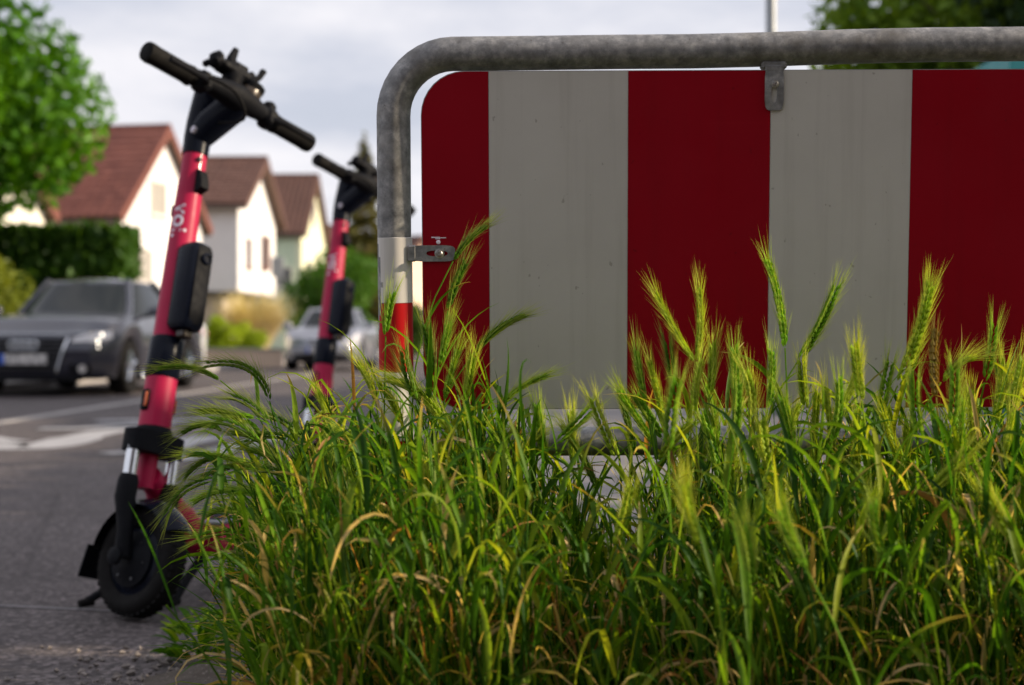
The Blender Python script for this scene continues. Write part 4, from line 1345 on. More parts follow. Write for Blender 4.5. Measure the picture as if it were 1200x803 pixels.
    def rguard(u, v, rr=.138):
        a = lerp(R(5), R(150), u); y = v * 2 - 1
        return RW + Vector((math.cos(a) * (rr - .015 * y * y), y * .045, math.sin(a) * (rr - .015 * y * y)))
    m.grid(18, 7, rguard); m.grid(18, 7, lambda u, v: rguard(u, v, .134)); rgd = fin(m, 'rear_mudguard', 'scooter_black')
    m = D(); m.box(RW + Vector((.125, 0, .075)), (.02, .05, .03), bev=.004); fin(m, 'tail_light', 'orange_reflector', rgd)
    # twin-leg stand
    Gi = Mb.inverted()
    for (px, sgn) in ((103, -1), (204, 1)):
        f = Gi @ G(px, 713); f.z = .006
        tp = Vector((.20, -sgn * .03 * (-1 if True else 1), .11))
        m = D(); m.tube([tp, lerp(tp, f, .6) + Vector((0, 0, .012)), f + Vector((0, 0, .012))], [.012, .011, .010], 8)
        sl = fin(m, 'stand_leg', 'scooter_black')
        d_ = (f - tp); d_.z = 0; d_.normalize()
        m = D(); m.tube([f + Vector((0, 0, .010)) - d_ * .012, f + Vector((0, 0, .006)) + d_ * .022], [.012, .009], 8); fin(m, 'stand_foot', 'rubber', sl)
    return root, base

sc1, sbase = make_scooter()
sc2 = copy_tree(sc1)
cl2 = P(374, 480, 5.15)
sc2.location = (cl2.x, 5.15, 0.0)
sc2['label'] = 'far red and black rental scooter standing behind the grass beside the barrier post'
for s_ in (sc1, sc2): s_['group'] = 'rental scooters parked beside the barrier'

# ------------------------------------------------------------------ barrier
def make_barrier():
    LEAN = R(5.2)
    Y0 = 2.118
    root = empty('barrier', (.0032, Y0, 0), 0, 'galvanised tube barrier carrying a red and white striped panel', 'barrier')
    root.rotation_euler = (LEAN, R(-0.22), 0)
    XL, XR = -.1690, 1.36
    ztl, ztr = 1.0250, 1.0250 + (1.36 + .169) * math.tan(R(0.88))
    RB = .085
    # outer frame: both posts, bends and the top rail are one bent tube
    pts = [(XL, 0, -.25), (XL, 0, .2), (XL, 0, .45), (XL - .001, 0, .7), (XL, 0, ztl - RB - .02)]
    for k in range(0, 11):
        a = PI - (PI / 2) * k / 10
        pts.append((XL + RB + RB * math.cos(a), 0, ztl - RB + RB * math.sin(a) + .0008 * k * .3))
    for k in range(1, 12):
        u = k / 12
        pts.append((lerp(XL + RB, XR - RB, u), 0, lerp(ztl, ztr, u) + .0012 * math.sin(u * 17)))
    for k in range(0, 11):
        a = PI / 2 - (PI / 2) * k / 10
        pts.append((XR - RB + RB * math.cos(a), 0, ztr - RB + RB * math.sin(a)))
    pts += [(XR, 0, .6), (XR, 0, .2), (XR, 0, -.25)]
    m = MB(); m.tube(pts, .0243, 28); m.build('frame_tube', 'galvanised', root, smooth=60)
    # lower rail
    zr = .4690
    m = MB(); m.tube([(XL + .02, 0, zr), (.3, 0, zr + .001), (.7, 0, zr), (XR - .02, 0, zr)], .0212, 24); m.build('lower_rail', 'galvanised', root)
    m = MB(); m.lathe([(.030, .004), (.028, .010), (.0225, .016)], (1, 0, 0), (XL + .018, 0, zr), 20); m.build('weld_collar', 'galvanised', root)
    # reflective bands on the post
    for (z0, z1, mt) in ((.6735, .7675, 'band_white'), (.574, .6732, 'band_red'), (.474, .5737, 'band_white'), (.374, .4737, 'band_red'), (.274, .3737, 'band_white')):
        for x_ in (XL, XR):
            m = MB(); m.lathe([(.0243, z0), (.0250, z0 + .0006), (.0250, z1 - .0006), (.0243, z1)], (0, 0, 1), (x_, 0, 0), 28); m.build('reflective_band', mt, root)
    # panel with rounded corners
    x0, x1, zb, zt = -.1290, 1.31, .5190, 1.0020
    rc = .062
    yb, yf = -.0125, -.0155
    def round_rect(ax0, ax1, az0, az1, corners):
        p = []
        for (cx, cz, a0, on) in ((ax0, az0, PI, corners[0]), (ax1, az0, 1.5 * PI, corners[1]), (ax1, az1, 0, corners[2]), (ax0, az1, .5 * PI, corners[3])):
            if on:
                ix = cx + (rc if cx == ax0 else -rc); iz = cz + (rc if cz == az0 else -rc)
                for k in range(9):
                    a = a0 + (PI / 2) * k / 8
                    p.append((ix + rc * math.cos(a), iz + rc * math.sin(a)))
            else: p.append((cx, cz))
        return p
    m = MB(); m.prism(round_rect(x0, x1, zb, zt, (1, 1, 1, 1)), (0, yb, 0), (1, 0, 0), (0, 0, 1), (0, yf - yb, 0))
    pn = m.build('panel', 'aluminium', root, smooth=30)
    edges = [x0, -.0327, .1648, .3670, .5670, .7670, .9670, 1.1670, x1]
    for i in range(8):
        a, b = edges[i], edges[i + 1]
        e = .0004
        m = MB(); m.prism(round_rect(a + (e if i else .001), b - (e if i < 7 else .001), zb + .001, zt - .001, (i == 0, i == 7, i == 7, i == 0)), (0, yf - .0003, 0), (1, 0, 0), (0, 0, 1), (0, -.0005, 0))
        m.build('stripe', 'sheeting_red' if i % 2 == 0 else 'sheeting_white', pn, smooth=0)
    # back stiffeners
    for z_ in (.60, .92):
        m = MB(); m.box((.59, yb + .007, z_), (1.38, .012, .03)); m.build('stiffener', 'aluminium', pn, smooth=0)
    # brackets: slotted strap from the tube to the front of the panel
    yk = yf - .0010
    def slot_plate(cx, cz, w, h, slot, vertical, name):
        """strap with rounded free end and one slotted hole"""
        m = MB()
        n = 16
        out, inn = [], []
        for k in range(n):
            a = 2 * PI * (k + .5) / n
            c_, s_ = math.cos(a), math.sin(a)
            ex = 5.0
            out.append((cx + math.copysign(abs(c_) ** (2 / ex), c_) * w / 2, cz + math.copysign(abs(s_) ** (2 / ex), s_) * h / 2))
            sw, sh = (slot, .0042) if not vertical else (.0042, slot)
            ox, oz = (.006, 0) if not vertical else (0, -.006)
            inn.append((cx + ox + math.copysign(abs(c_) ** .8, c_) * sw, cz + oz + math.copysign(abs(s_) ** .8, s_) * sh))
        vs = [(x, yk, z) for x, z in out] + [(x, yk, z) for x, z in inn] + [(x, yk - .0028, z) for x, z in out] + [(x, yk - .0028, z) for x, z in inn]
        fs = []
        for k in range(n):
            j = (k + 1) % n
            fs += [(k, j, n + j, n + k), (2 * n + k, 3 * n + k, 3 * n + j, 2 * n + j), (k, 2 * n + k, 2 * n + j, j), (n + k, n + j, 3 * n + j, 3 * n + k)]
        m.add(vs, fs)
        return m
    def bolt(par, x, z, r_=.0052):
        b = MB(); b.lathe([(r_ * 1.35, 0), (r_ * 1.35, -.0012), (r_ * 1.0, -.0014), (r_ * .95, -.004), (r_ * .7, -.0055)], (0, 1, 0), (x, yk - .0028, z), 14)
        b.lathe([(r_ * .5, -.0048), (r_ * .42, -.0085)], (0, 1, 0), (x, yk - .0028, z), 10)
        b.build('bolt', 'steel_bolt', par)
    # left bracket, sideways from the post
    zc = .7445
    lm = slot_plate(-.1135, zc, .064, .0232, .0155, False, 'bracket')
    lm.box((-.1435, yk + .004, zc), (.012, .016, .0236), bev=.002)
    lb = lm.build('bracket', 'galvanised', root, smooth=30); bolt(lb, -.1040, zc)
    # top bracket, down from the rail
    tm = slot_plate(.3715, .9755, .0268, .062, .014, True, 'bracket')
    tm.box((.3715, yk + .006, 1.004), (.0262, .018, .010), bev=.002)
    tm.box((.3715, -.008, 1.0085), (.036, .020, .012), bev=.003)
    tbk = tm.build('bracket', 'galvanised', root, smooth=30); bolt(tbk, .3722, .982, .0042)
    # right bracket mirrors the left one
    rm = slot_plate(1.2985, zc, .064, .0232, .0155, False, 'bracket')
    rm.box((1.3300, yk + .004, zc), (.012, .016, .0236), bev=.002)
    rb = rm.build('bracket', 'galvanised', root, smooth=30); bolt(rb, 1.292, zc)
    # scratched patch and rivet over the left bracket
    m = MB(); m.lathe([(.0032, 0), (.0030, -.0012), (.0015, -.002)], (0, 1, 0), (-.1055, yf - .0008, .7605), 10); m.build('rivet', 'lettering_white', pn)
    m = MB()
    for (dx, dz, w_, h_) in ((-.004, .0068, .012, .0016), (.006, .0062, .010, .0012), (-.001, .0048, .007, .0012)):
        m.box((-.1055 + dx, yf - .0010, .7605 + dz), (w_, .0004, h_))
    m.build('scratch', 'lettering_white', pn, smooth=0)
make_barrier()

# ------------------------------------------------------------------ grass of the verge
GR = np.random.default_rng(77)
PAL = np.array([[0.026, 0.084, 0.006], [0.048, 0.130, 0.007], [0.095, 0.195, 0.010], [0.180, 0.275, 0.014], [0.28, 0.33, 0.022]])
STRAW = np.array([[0.50, 0.36, 0.12], [0.62, 0.46, 0.24], [0.36, 0.18, 0.055]])

def ribbons(root, az, th0, bend, L, w, roll, twist, c0, c1, dry, S=9, pw=1.6, kink=None, kinkpos=None):
    """curved, folded leaf blades; arrays of length n -> verts, faces, colours"""
    n = len(L)
    pos = root.copy(); V = []; C = []
    for i in range(S):
        s = i / (S - 1)
        th = th0 + bend * s ** pw
        if kink is not None: th = th + kink * np.clip((s - kinkpos) / .08, 0, 1)
        a = az + twist * s * .5
        d = np.stack([np.sin(th) * np.cos(a), np.sin(th) * np.sin(a), np.cos(th)], 1)
        if i: pos = pos + d * (L / (S - 1))[:, None]
        hz = np.stack([-np.sin(a), np.cos(a), 0 * a], 1)
        nr = np.cross(hz, d)
        rl = roll + twist * s
        sd = hz * np.cos(rl)[:, None] + nr * np.sin(rl)[:, None]
        nn = np.cross(sd, d)
        prof = (0.55 + 0.45 * min(1, s / .25)) * max(0.03, (1 - s ** 2.4))
        ww = (w * prof * .5)[:, None]
        V += [pos - sd * ww, pos + nn * ww * .45, pos + sd * ww]
        t = np.clip((s - (1 - dry)) / np.maximum(.12, dry), 0, 1)[:, None] * (dry > 0)[:, None]
        cc = c0 * (1 - t) + c1 * t
        C += [cc * .93, cc * 1.10, cc * .93]
    V = np.stack(V, 1).reshape(-1, 3); C = np.stack(C, 1).reshape(-1, 3)
    base = np.arange(n)[:, None, None] * (3 * S)
    ring = np.arange(S - 1)[None, :, None] * 3
    q1 = base + ring + np.array([0, 1, 4, 3]); q2 = base + ring + np.array([1, 2, 5, 4])
    F = np.concatenate([q1.reshape(-1, 4), q2.reshape(-1, 4)])
    return V, F, C

def culms(root, az, th0, bend, L, r, c, S=8):
    n = len(L); pos = root.copy(); V = []; ctr = []; dirs = []
    for i in range(S):
        s = i / (S - 1)
        th = th0 + bend * s ** 2
        d = np.stack([np.sin(th) * np.cos(az), np.sin(th) * np.sin(az), np.cos(th)], 1)
        if i: pos = pos + d * (L / (S - 1))[:, None]
        ctr.append(pos.copy()); dirs.append(d)
        hz = np.stack([-np.sin(az), np.cos(az), 0 * az], 1); nr = np.cross(hz, d)
        for k in range(4):
            a = k * PI / 2
            V.append(pos + (hz * math.cos(a) + nr * math.sin(a)) * (r * (1 - .4 * s))[:, None])
    V = np.stack(V, 1).reshape(-1, 3)
    base = np.arange(n)[:, None, None, None] * (4 * S) + np.arange(S - 1)[None, :, None, None] * 4
    k = np.arange(4)
    q = np.stack([k, (k + 1) % 4, (k + 1) % 4 + 4, k + 4], 1)[None, None]
    F = (base + q).reshape(-1, 4)
    return V, F, np.repeat(c, 4 * S, 0), np.stack(ctr, 1), np.stack(dirs, 1)

def xleft(y): return np.interp(y, [1.1, 1.5, 2.0, 2.4, 2.7], [-.19, -.25, -.34, -.41, -.37])
def canopy(x, y):
    """height the leaves reach"""
    base = np.interp(x, [-.6, -.45, -.28, -.14, -.02, .04, .13, .2, .4, 1.2], [.24, .34, .42, .50, .52, .42, .37, .41, .48, .50])
    return base * np.interp(y, [1.1, 1.4, 1.9, 2.3, 2.7], [.74, .86, 1.0, .92, .62])

def sample_roots(n, y0=1.43, y1=2.72):
    out = []
    while len(out) < n:
        y = GR.uniform(y0, y1); x = GR.uniform(-.62, .36 * y + .25)
        if x < xleft(y) + abs(GR.normal(0, .035)): continue
        if y > 2.12 and -.06 < x < .30 and GR.random() < .62: continue
        if y > 2.2 and GR.random() < .35 and x > -.1: continue
        if x > .05 and y > 1.8 and GR.random() < .28: continue
        if GR.random() > .55 + .45 * math.sin(x * 23 + 2 * math.sin(y * 17)) * math.cos(y * 19 + x * 5): continue
        out.append((x, y, .03))
    return np.array(out)

def pick_cols(n, wts):
    i = GR.choice(len(PAL), n, p=wts); c = PAL[i]
    c = c * (0.8 + .4 * GR.random((n, 1)))
    return c

GV, GF, GC = [], [], []
goff = 0
def addg(V, F, C):
    global goff
    GV.append(V); GF.append(F + goff); GC.append(C); goff += len(V)

# leafy culms
NC = 2100
rt = sample_roots(NC)
hh = canopy(rt[:, 0], rt[:, 1]) * (.70 + .36 * GR.random(NC))
lw = np.clip((-rt[:, 0] - .05) / .4, 0, 1)             # how far to the left: leans outwards
az = np.where(GR.random(NC) < .35 + .6 * lw, PI + GR.normal(0, .5, NC), GR.random(NC) * 2 * PI)
th = np.abs(GR.normal(.06, .07, NC)) + lw * .16
bd = np.abs(GR.normal(.10, .12, NC)) + lw * .5 * GR.random(NC)
V, F, C, ctr, dr = culms(rt, az, th, bd, hh, .0010 + .0014 * GR.random(NC) ** 1.5, pick_cols(NC, [.15, .3, .3, .17, .08]))
addg(V, F, C)
# leaves along the culms: short, hooking over at the tip
for rep in range(4):
    f = np.clip((.18 + .22 * rep + .2 * GR.random(NC)) * 7, 0, 6.9)
    i0 = f.astype(int); fr = (f - i0)[:, None]
    rr_ = ctr[np.arange(NC), i0] * (1 - fr) + ctr[np.arange(NC), i0 + 1] * fr
    n = NC
    a = np.where(GR.random(n) < .5 * lw + .1, PI + GR.normal(0, .7, n), GR.random(n) * 2 * PI)
    t0 = .10 + .35 * GR.random(n); b = .3 + 2.6 * GR.random(n) ** 1.5
    L = (.065 + .115 * GR.random(n)) * (1.15 - .08 * rep)
    w = .0042 + .0058 * GR.random(n) ** 1.3
    c0 = pick_cols(n, [.18, .32, .28, .16, .06]); c1 = STRAW[GR.choice(3, n, p=[.45, .3, .25])]
    dry = np.where(GR.random(n) < (.40, .36, .30, .22)[rep], .15 + .5 * GR.random(n), 0.)
    full = GR.random(n) < (.16, .12, .07, .04)[rep]; c0[full] = c1[full] * .9
    kk = np.where(GR.random(n) < .25, 1.2 + GR.random(n) * .9, 0.)
    addg(*ribbons(rr_, a, t0, b, L, w, GR.normal(0, .5, n), GR.normal(0, 1.0, n), c0, c1, dry, pw=2.3, kink=kk, kinkpos=.3 + .45 * GR.random(n)))
# basal leaves
NB = 3600
rt = sample_roots(NB)
lw = np.clip((-rt[:, 0] - .02) / .4, 0, 1)
az = np.where(GR.random(NB) < .2 + .55 * lw, PI + GR.normal(0, .8, NB), GR.random(NB) * 2 * PI)
L = canopy(rt[:, 0], rt[:, 1]) * (.35 + .45 * GR.random(NB))
c0 = pick_cols(NB, [.28, .38, .22, .09, .03]); c1 = STRAW[GR.choice(3, NB, p=[.4, .3, .3])]
dry = np.where(GR.random(NB) < .30, .1 + .5 * GR.random(NB), 0.)
full = GR.random(NB) < .12; c0[full] = c1[full] * .85
kk = np.where(GR.random(NB) < .2, 1.0 + GR.random(NB), 0.)
addg(*ribbons(rt, az, .03 + .26 * GR.random(NB) + .2 * lw, .2 + 2.0 * GR.random(NB) ** 1.6 + .4 * lw, L, .0042 + .0060 * GR.random(NB) ** 1.4,
              GR.normal(0, .5, NB), GR.normal(0, .8, NB), c0, c1, dry, pw=2.0, kink=kk, kinkpos=.45 + .4 * GR.random(NB)))
# dry curls low in the sward
ND = 2700
rt = sample_roots(ND); rt[:, 2] += GR.random(ND) * canopy(rt[:, 0], rt[:, 1]) * .75
c1 = STRAW[GR.choice(3, ND, p=[.4, .35, .25])] * (.7 + .5 * GR.random((ND, 1)))
addg(*ribbons(rt, GR.random(ND) * 2 * PI, .2 + .6 * GR.random(ND), 1.8 + 2.2 * GR.random(ND), .06 + .09 * GR.random(ND), .0022 + .003 * GR.random(ND),
              GR.normal(0, .7, ND), GR.normal(0, 2.2, ND), c1, c1, np.zeros(ND)))
# arching leaves on the open left flank, leaning out over the asphalt
NA = 420
rt = np.stack([GR.uniform(-.34, -.10, NA), GR.uniform(1.75, 2.5, NA), .08 + .18 * GR.random(NA)], 1)
rt[:, 0] = np.maximum(rt[:, 0], xleft(rt[:, 1]) + .01)
addg(*ribbons(rt, PI + GR.normal(0, .5, NA), .25 + .45 * GR.random(NA), .5 + 1.2 * GR.random(NA), .13 + .11 * GR.random(NA), .0045 + .005 * GR.random(NA),
              GR.normal(0, .5, NA), GR.normal(0, .8, NA), pick_cols(NA, [.2, .4, .28, .1, .02]), STRAW[GR.choice(3, NA)], np.where(GR.random(NA) < .3, .35, 0.), pw=1.5))
# short shoots spreading over the soil at the open left rim
NR_ = 900
yy = GR.uniform(1.7, 2.72, NR_); xx = xleft(yy) + .03 + np.abs(GR.normal(0, .10, NR_))
rt = np.stack([xx, yy, np.full(NR_, .02)], 1)
addg(*ribbons(rt, PI + GR.normal(0, 1.1, NR_), .15 + .5 * GR.random(NR_), .4 + 1.4 * GR.random(NR_), .06 + .11 * GR.random(NR_), .003 + .003 * GR.random(NR_),
              GR.normal(0, .5, NR_), GR.normal(0, .8, NR_), pick_cols(NR_, [.25, .35, .25, .1, .05]), STRAW[GR.choice(3, NR_)], np.where(GR.random(NR_) < .25, .4, 0.)))
gm = arrays_mesh('grass', np.concatenate(GV), np.concatenate(GF), np.concatenate(GC), 'grass_leaf')
tag(obj_of(gm, 'grass'), 'dense tall green verge grass with dry straw tips under the barrier', kind='stuff')

# ------------------------------------------------------------------ ears of wild barley, one stalk each
def bez(p0, p1, p2, s):
    return (1 - s) ** 2 * p0 + 2 * s * (1 - s) * p1 + s ** 2 * p2
def ear_arrays(p0, p1, p2, width, rot, col, rng_, awn=1.0):
    """bristly ear along a quadratic curve p0-p1-p2 (awns run on past p2)"""
    width = width * 1.6
    L = float(np.linalg.norm(p1 - p0) + np.linalg.norm(p2 - p1)) * .96
    n = max(14, int(L / (.0033 + .0009 * rng_.random())))
    V, F, C = [], [], []
    off = 0
    ref = np.array([0.23, -1.0, 0.31]); 
    def fr(s):
        s_ = min(max(s, 0), 1)
        t = 2 * (1 - s_) * (p1 - p0) + 2 * s_ * (p2 - p1); t = t / np.linalg.norm(t)
        x = np.cross(t, ref); x /= np.linalg.norm(x); y = np.cross(t, x)
        return bez(p0, p1, p2, s_) + (t * (s - s_) * L), t, x * math.cos(rot) + y * math.sin(rot), -x * math.sin(rot) + y * math.cos(rot)
    for i in range(n):
        s = (i + .3) / n
        c, t, ax, ay = fr(s)
        taper = min(1, .55 + s * 3) * (1 - .45 * max(0, s - .6) / .4)
        for sd in (-1, 1):
            if (i + (sd > 0)) % 2: continue
            for k in (-1, 0, 1):
                out = ax * sd * (1 if k == 0 else .72) + ay * k * .62
                out /= np.linalg.norm(out)
                sp = .20 + .07 * rng_.random()
                d = t * math.cos(sp) + out * math.sin(sp)
                ln = (.0130 + .002 * rng_.random()) * (1 if k == 0 else .85)
                r = (.00165 if k == 0 else .0012) * taper * width
                b0 = c + out * .0011 * width
                u = np.cross(d, t + .01); u /= np.linalg.norm(u); v = np.cross(d, u)
                ring = []
                m1 = b0 + d * ln * .42; tp = b0 + d * ln
                V.append(b0)
                for q in range(4):
                    a = q * PI / 2 + .4
                    V.append(m1 + (u * math.cos(a) * 1.15 + v * math.sin(a) * .85) * r)
                V.append(tp)
                for q in range(4):
                    F.append((off, off + 1 + q, off + 1 + (q + 1) % 4)); F.append((off + 5, off + 1 + (q + 1) % 4, off + 1 + q))
                cj = col * (.85 + .35 * rng_.random())
                C += [cj * .97, cj, cj, cj, cj, cj * 1.15]
                off += 6
                # awn: a fine three-sided needle
                for w_ in (0, 1):
                    sp2 = sp * (.55 if w_ == 0 else 1.0) + .06 * rng_.normal()
                    d2 = t * math.cos(sp2) + out * math.sin(sp2) + ay * (.10 * rng_.normal()); d2 /= np.linalg.norm(d2)
                    al = (.026 + .022 * rng_.random()) * awn * (1 if k == 0 else .75)
                    ar = .00034
                    for q in range(3):
                        a = q * 2 * PI / 3
                        V.append(tp - d2 * .002 + (u * math.cos(a) + v * math.sin(a)) * ar)
                    V.append(tp + d2 * al + t * .001)
                    for q in range(3): F.append((off + q, off + (q + 1) % 3, off + 3))
                    ca = np.array([.46, .46, .17]) * (.22 + .9 * col[1]) + col * .6
                    C += [ca, ca, ca, ca * 1.2 + np.array([.05, .02, .0])]
                    off += 4
    return np.array(V), np.array(F), np.array(C)

EAR_GREEN = np.array([0.20, 0.37, 0.028]); EAR_DARK = np.array([0.11, 0.23, 0.018]); EAR_YEL = np.array([0.31, 0.42, 0.038]); EAR_DRY = np.array([0.26, 0.20, 0.06])
EGROUP = 'wild barley stalks in the verge'
ecount = 0
def stalk(base, tip, bow, col, label, width=1.0, awn=1.0, root_dx=None, root_dy=None, leaf=True):
    """base and tip of the ear in space; bow: sideways offset of the ear's middle"""
    global ecount
    rg = np.random.default_rng(1000 + ecount); ecount += 1
    p0, p2 = np.array(base, float), np.array(tip, float)
    body = p0 + (p2 - p0) * .80
    p1 = (p0 + body) / 2 + np.array(bow, float)
    t0 = (p1 - p0) / np.linalg.norm(p1 - p0)
    # stem from the soil up to the ear
    dx = -t0[0] * .10 + rg.normal(0, .02) if root_dx is None else root_dx
    dy = -t0[1] * .04 + rg.normal(0, .03) if root_dy is None else root_dy
    rx, ry = p0[0] + dx, p0[1] + dy
    rt = np.array([max(rx, xleft(ry) + .01), ry, .03])
    h = p0[2] - .03
    c1 = rt + np.array([0, 0, h * .55]) + np.array([dx * -.1, 0, 0]); c2 = p0 - t0 * h * .30
    S = 12
    pts = [(1 - s) ** 3 * rt + 3 * s * (1 - s) ** 2 * c1 + 3 * s * s * (1 - s) * c2 + s ** 3 * p0 for s in np.linspace(0, 1, S)]
    o = rt.copy()
    e = empty('wild_barley', tuple(o), 0, label, 'wild barley', EGROUP)
    mb = MB(); mb.tube([Vector(p - o) for p in pts], [.0016 - .0006 * k / (S - 1) for k in range(S)], 6)
    so = mb.build('stem', 'ear_leaf', e, smooth=60)
    sc_ = (col * .7 + PAL[2] * .3)
    at = so.data.attributes.new('leaf_colour', 'FLOAT_COLOR', 'POINT')
    at.data.foreach_set('color', np.tile(np.append(sc_, 1).astype(np.float32), len(so.data.vertices)))
    V, F, C = ear_arrays(p0 - o, p1 - o, body - o, width, rg.random() * PI, col, rg, awn)
    obj_of(arrays_mesh('ear', V, F, C, 'ear_leaf', False), 'ear', e)
    if leaf:
        for q in range(2):
            k = (9, 6)[q]
            a = rg.random() * 2 * PI
            one = lambda x: np.array([x])
            V, F, C = ribbons(np.array([pts[k] - o]), one(a), one(.15 + .4 * rg.random()), one(.6 + 1.6 * rg.random()), one(.10 + .10 * rg.random()), one(.006 + .003 * rg.random()),
                              one(rg.normal(0, .5)), one(rg.normal(0, .8)), (PAL[rg.integers(1, 5)] * .9 + col * .1)[None], STRAW[rg.integers(0, 3)][None], one(.35 if rg.random() < .5 else 0.))
            obj_of(arrays_mesh('leaf', V, F, C, 'grass_leaf'), 'leaf', e)
    return e

def E(b, t, Y, bow=(0, 0), col=EAR_GREEN, label=None, width=1.0, awn=1.0, dY=0.0, **kw):
    """ear from picture point b to t at distance Y (tip dY nearer or farther)"""
    p0, p2 = P(b[0], b[1], Y), P(t[0], t[1], Y + dY)
    k = Y / FPX
    return stalk(p0, p2, (bow[0] * k, 0, -bow[1] * k), col, label, width, awn, **kw)

COMMON = 'bristly green wild barley stalk among the many crowding the verge grass'
E((531, 306), (574, 259), 1.90, (-4, -4), EAR_DARK, 'tallest barley ear on the leftmost red stripe, arching right beside the bracket', root_dx=-.03)
E((525, 364), (549, 297), 1.93, (-3, -2), EAR_DARK, 'upright dark barley ear just below the left bracket on the red stripe')
E((556, 413), (624, 361), 1.92, (-3, -9), EAR_DARK, 'dark barley ear bowing right across the edge of the leftmost red and white stripes')
E((582, 480), (650, 433), 1.90, (-4, -9), EAR_GREEN, 'arched green barley ear crossing the bottom edge of the left white stripe')
E((452, 394), (461, 335), 1.88, (-3, 0), EAR_GREEN, 'barley ear standing right in front of the post where white meets red', width=1.1)
E((815, 424), (760, 330), 1.86, (-2, 6), EAR_YEL, 'yellow green barley ear slanting left, left one of the pair on the middle red stripe', width=1.1)
E((817, 424), (820, 324), 1.87, (5, 0), EAR_YEL, 'upright yellow green barley ear, right one of the pair on the middle red stripe', width=1.25)
E((832, 462), (836, 392), 1.84, (2, 0), EAR_YEL, 'short pale barley ear below and right of the pair on the middle red stripe', width=1.1)
E((920, 408), (896, 284), 1.82, (7, 2), EAR_GREEN, 'tall barley ear leaning left on the edge between middle red and right white stripe', width=1.35)
E((936, 422), (990, 318), 1.83, (5, 4), EAR_GREEN, 'straight barley ear leaning right on the right white stripe', width=1.2)
E((1052, 452), (1100, 308), 1.80, (6, 4), EAR_YEL, 'longest and thickest barley ear on the edge of the rightmost red stripe', width=1.6)
E((1064, 445), (1092, 316), 1.83, (4, 2), EAR_GREEN, 'barley ear pressed behind the thickest ear on the rightmost red stripe', width=1.3)
E((1097, 466), (1096, 372), 1.78, (-4, 0), EAR_DRY, 'stout brownish tipped barley ear on the rightmost red stripe', width=1.7, awn=.6)
E((1103, 448), (1146, 414), 1.80, (2, -12), EAR_YEL, 'pale plume like barley ear bent sideways to the right on the rightmost red stripe', awn=1.3)
E((1154, 448), (1168, 368), 1.82, (2, 0), EAR_GREEN, 'pointed barley ear near the right edge, against the rightmost red stripe', width=1.1)
E((1184, 500), (1202, 408), 1.76, (-3, 0), EAR_YEL, 'barley ear cut by the right edge of the picture', width=1.4)
E((394, 513), (368, 450), 1.95, (4, 3), EAR_YEL, 'sunlit yellow barley ear standing in front of the far scooter foot', width=1.15)
E((316, 470), (224, 417), 2.05, (24, -32), EAR_DARK, 'high drooping barley ear arching left below the near scooter box', root_dx=.05)
E((258, 446), (172, 428), 2.10, (4, -14), EAR_DARK, 'long drooping barley ear reaching left across the near scooter stem', root_dx=.12)
E((310, 556), (206, 527), 2.00, (-2, -14), EAR_GREEN, 'barley ear sweeping left toward the near scooter fork', root_dx=.08)
E((535, 520), (438, 427), 1.85, (8, -26), EAR_YEL, 'large sunlit barley ear arching left below the barrier post', width=1.25)
E((277, 624), (222, 632), 1.95, (-2, -5), EAR_GREEN, 'barley ear pointing left in front of the red scooter deck', root_dx=.07)
E((252, 562), (182, 612), 2.02, (-12, -16), EAR_DARK, 'dark barley ear hanging over the near scooter mudguard', root_dx=.10)
# the rest: drooping ones at the left
dro = [((305, 520), (232, 486)), ((330, 540), (262, 500)), ((290, 500), (226, 478)), ((345, 560), (282, 520)), ((300, 545), (226, 560)), ((270, 535), (208, 560)),
       ((330, 590), (256, 575)), ((360, 520), (300, 478)), ((320, 500), (262, 458)), ((285, 575), (215, 590)), ((360, 575), (300, 545)), ((400, 560), (345, 520)),
       ((300, 490), (240, 500)), ((340, 515), (276, 520)), ((262, 505), (206, 506)), ((300, 610), (232, 600))]
for i, (b, t) in enumerate(dro):
    E(b, t, 1.88 + .26 * ((i * 37) % 10) / 10, (GR.normal(0, 3), -9 - 6 * GR.random()), EAR_DARK if i % 3 else EAR_GREEN, COMMON, root_dx=.06 + .05 * GR.random())
mid = [((446, 530), (383, 500)), ((470, 500), (440, 440)), ((500, 480), (470, 425)), ((520, 470), (540, 400)), ((545, 590), (540, 525)), ((455, 560), (452, 500)),
       ((640, 545), (627, 462)), ((672, 548), (668, 470)), ((700, 575), (652, 486)), ((650, 520), (700, 472)), ((725, 540), (690, 456)), ((745, 530), (724, 450)),
       ((770, 525), (718, 446)), ((780, 500), (758, 410)), ((795, 470), (780, 390)), ((756, 470), (744, 402)), ((600, 560), (640, 500)), ((560, 560), (600, 500)),
       ((420, 580), (392, 520)), ((505, 600), (500, 545)), ((390, 630), (398, 560)), ((480, 560), (486, 490)), ((440, 470), (418, 420)), ((505, 440), (498, 372)),
       ((515, 430), (528, 372)), ((545, 470), (556, 410)), ((488, 470), (470, 400))]
for i, (b, t) in enumerate(mid):
    E(b, t, 1.74 + .2 * ((i * 29) % 10) / 10, (GR.normal(0, 4), GR.normal(-2, 3)), (EAR_GREEN, EAR_YEL, EAR_DARK)[i % 3], COMMON, width=1 + .25 * GR.random())
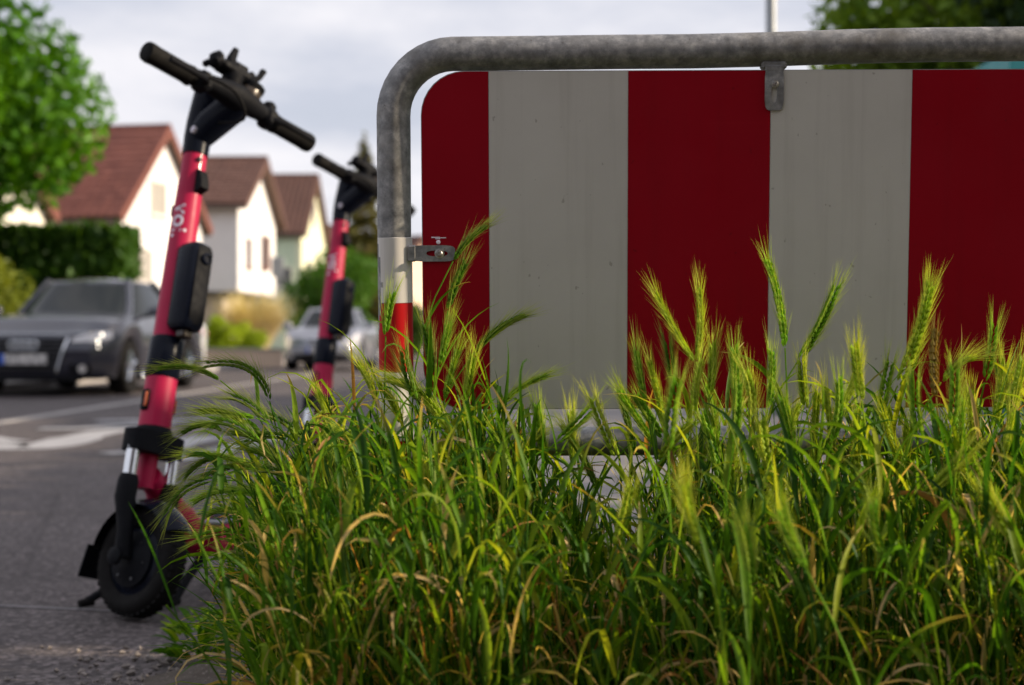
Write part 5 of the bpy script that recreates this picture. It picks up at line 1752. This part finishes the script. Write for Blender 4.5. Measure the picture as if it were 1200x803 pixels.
rgt = [((860, 520), (866, 440)), ((880, 500), (872, 420)), ((900, 480), (905, 400)), ((955, 560), (958, 440)), ((975, 520), (985, 430)), ((1008, 560), (1004, 465)),
       ((1030, 500), (1046, 410)), ((1010, 470), (1000, 392)), ((1120, 560), (1128, 450)), ((1140, 540), (1136, 440)), ((1080, 520), (1070, 430)), ((1172, 560), (1190, 470)),
       ((842, 560), (820, 470)), ((815, 560), (838, 480)), ((930, 540), (915, 452)), ((1060, 560), (1030, 470)), ((1195, 540), (1150, 520)), ((905, 560), (890, 480)),
       ((862, 470), (860, 396)), ((945, 480), (938, 410)), ((1115, 500), (1120, 420)), ((985, 480), (1010, 410))]
for i, (b, t) in enumerate(rgt):
    E(b, t, 1.62 + .26 * ((i * 43) % 10) / 10, (GR.normal(0, 4), GR.normal(0, 2)), (EAR_GREEN, EAR_YEL, EAR_GREEN, EAR_YEL)[i % 4], COMMON, width=1.05 + .35 * GR.random(), awn=.85)
for i in range(15):
    x_ = 760 + 440 * GR.random(); y_ = 440 + 110 * GR.random(); l_ = 70 + 35 * GR.random(); a_ = GR.normal(.05, .28)
    E((x_, y_ + 40), (x_ + l_ * math.sin(a_), y_ + 40 - l_ * math.cos(a_)), GR.uniform(1.5, 1.95), (GR.normal(0, 5), GR.normal(0, 2)), (EAR_GREEN, EAR_YEL, EAR_YEL)[i % 3], COMMON, width=1 + .4 * GR.random(), awn=.9)
near = [((945, 668), (912, 586)), ((1196, 650), (1146, 560)), ((1150, 700), (1165, 610)), ((820, 640), (800, 560)), ((1040, 660), (1020, 580)), ((720, 640), (742, 560)), ((880, 690), (870, 610))]
for i, (b, t) in enumerate(near):
    E(b, t, 1.34 + .1 * (i % 3), (GR.normal(0, 4), GR.normal(0, 2)), (EAR_GREEN, EAR_YEL)[i % 2], COMMON, width=1.1)
low = [((340, 660), (300, 610)), ((420, 690), (402, 630)), ((520, 650), (530, 590)), ((610, 650), (590, 580)), ((560, 700), (572, 640)), ((470, 640), (440, 590))]
for i, (b, t) in enumerate(low):
    E(b, t, 1.72, (GR.normal(0, 4), -4), (EAR_GREEN, EAR_YEL)[i % 2], COMMON)

# a low leafy weed at the rim of the verge
for k, (px, py) in enumerate(((232, 778), (262, 760))):
    q = G(px, py)
    wd = empty('weed', (q.x, q.y, .01), 0, ('small broad leaved weed at the bottom left rim of the grass', 'smaller broad leaved weed just right of the rim weed')[k], 'weed')
    n = 90 - 30 * k
    az_ = GR.random(n) * 2 * PI; rr_ = GR.random(n) ** .6 * .09
    rt = np.stack([np.cos(az_) * rr_ * .5, np.sin(az_) * rr_ * .5, GR.random(n) * .07], 1)
    V, F, C = ribbons(rt, az_, .5 + .6 * GR.random(n), .3 + .8 * GR.random(n), .025 + .03 * GR.random(n), .010 + .006 * GR.random(n), GR.normal(0, .4, n), GR.normal(0, .4, n),
                      pick_cols(n, [.2, .4, .3, .1, 0]), STRAW[GR.choice(3, n)], np.zeros(n), S=6)
    obj_of(arrays_mesh('leaves', V, F, C, 'grass_leaf'), 'leaves', wd)
